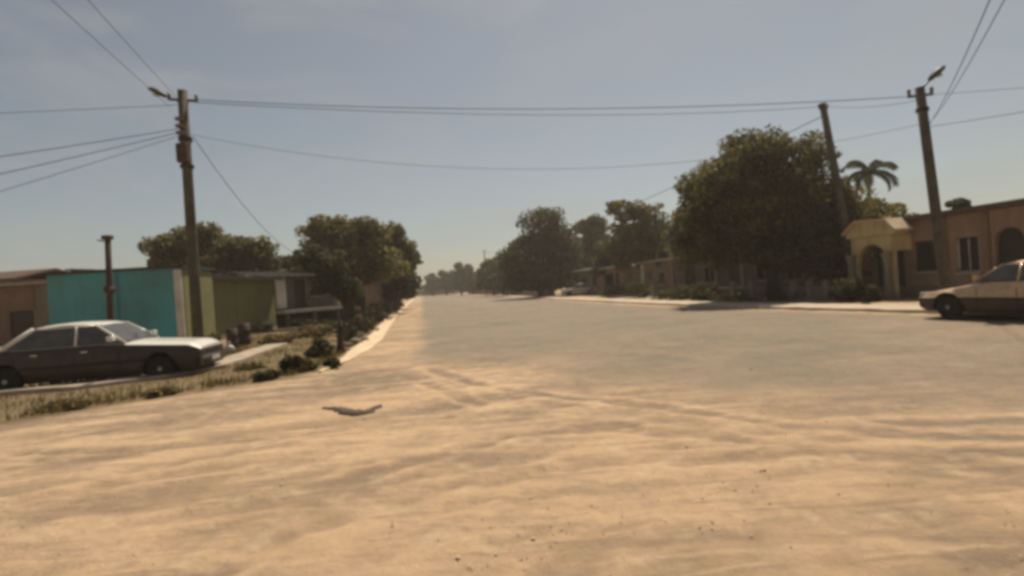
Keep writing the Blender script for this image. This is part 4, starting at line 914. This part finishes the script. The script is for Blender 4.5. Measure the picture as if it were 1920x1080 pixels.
# strip of old tyre lying on the dirt
P_ = [G(606, 766), G(630, 768), G(655, 776), G(685, 776), G(705, 766), G(716, 760)]
c = P_[0].copy(); mb = MB(); v = []; f = []
Q = []
for i in range(len(P_) - 1):
    for k in range(5): Q.append(P_[i].lerp(P_[i + 1], k / 5))
for i, q_ in enumerate(Q):
    t = (Q[min(i + 1, len(Q) - 1)] - Q[max(i - 1, 0)]).normalized(); n_ = Vector((-t.y, t.x, 0)); w_ = .10 * math.sin(math.pi * (i + 1.5) / (len(Q) + 2)) + .02; w_ *= random.uniform(.55, 1.25); h_ = .03 * random.uniform(.4, 1.3) * math.sin(math.pi * (i + 1) / (len(Q) + 1))
    for a_ in range(7):
        e = math.pi * a_ / 6; pnt = q_ - c + n_ * math.cos(e) * w_; v.append((pnt.x, pnt.y, math.sin(e) * (h_ + .02) - .01))
for i in range(len(Q) - 1):
    for k in range(6): f.append((i * 7 + k, i * 7 + k + 1, (i + 1) * 7 + k + 1, (i + 1) * 7 + k))
ty = mb.add(v, f).build('tyre_strip', mat('dusty_rubber', (0.10, 0.072, 0.05), .9, (0.06, 0.045, 0.032), 8, bump=.5), loc=(c.x, c.y, 0.015), smooth=True)
tag(ty, 'curved dark strip of old tyre lying alone on the pale dirt', 'tyre strip')
# pebbles
g = np.random.default_rng(12); n = 4200; rr_ = g.uniform(2.6, 17, n) ; aa = g.uniform(R(-50), R(50), n); px_, py_ = rr_ * np.sin(aa), rr_ * np.cos(aa)
kp = fbm(px_ * .7, py_ * .7, 4, 131) > g.uniform(.40, .66, n); px_, py_ = px_[kp], py_[kp]; n = len(px_)
oct_v = np.array([(1, 0, 0), (0, 1, 0), (-1, 0, 0), (0, -1, 0), (0, 0, .6), (0, 0, -.6)], float); oct_f = np.array([(0, 1, 4), (1, 2, 4), (2, 3, 4), (3, 0, 4), (1, 0, 5), (2, 1, 5), (3, 2, 5), (0, 3, 5)])
ss = g.uniform(.004, .012, n) * (1 + (g.random(n) > .98) * 1.0); rot = g.uniform(0, 6.3, n)
vx = oct_v[None] * ss[:, None, None] * g.uniform(.7, 1.3, (n, 6, 1)); cx, sx = np.cos(rot)[:, None], np.sin(rot)[:, None]
vv = np.stack([vx[..., 0] * cx - vx[..., 1] * sx + px_[:, None], vx[..., 0] * sx + vx[..., 1] * cx + py_[:, None], vx[..., 2] + .012], -1).reshape(-1, 3)
ff = (oct_f[None] + (np.arange(n) * 6)[:, None, None]).reshape(-1, 3)
tag(np_mesh('gravel', vv, ff, mat('pebble', (0.58, 0.45, 0.31), .9, (0.42, 0.32, 0.22), 6, island=.3)), 'loose pebbles scattered over the dirt in the foreground', 'gravel', kind='stuff')
# thin dusty air over the whole street
hb = MB().box(-420, 420, -60, 700, -1.2, 13.0).build('haze', MATS['wire'])
hm = bpy.data.materials.new('haze_air'); hm.use_nodes = True; hn = hm.node_tree; hn.nodes.remove(hn.nodes['Principled BSDF'])
pv = hn.nodes.new('ShaderNodeVolumePrincipled'); pv.inputs['Color'].default_value = (0.92, 0.82, 0.70, 1); pv.inputs['Density'].default_value = 0.0010; pv.inputs['Anisotropy'].default_value = 0.3
hn.links.new(pv.outputs[0], hn.nodes['Material Output'].inputs['Volume']); hb.data.materials[0] = hm
tag(hb, kind='stuff'); hb['label'] = 'thin warm dusty haze in the air over the street'
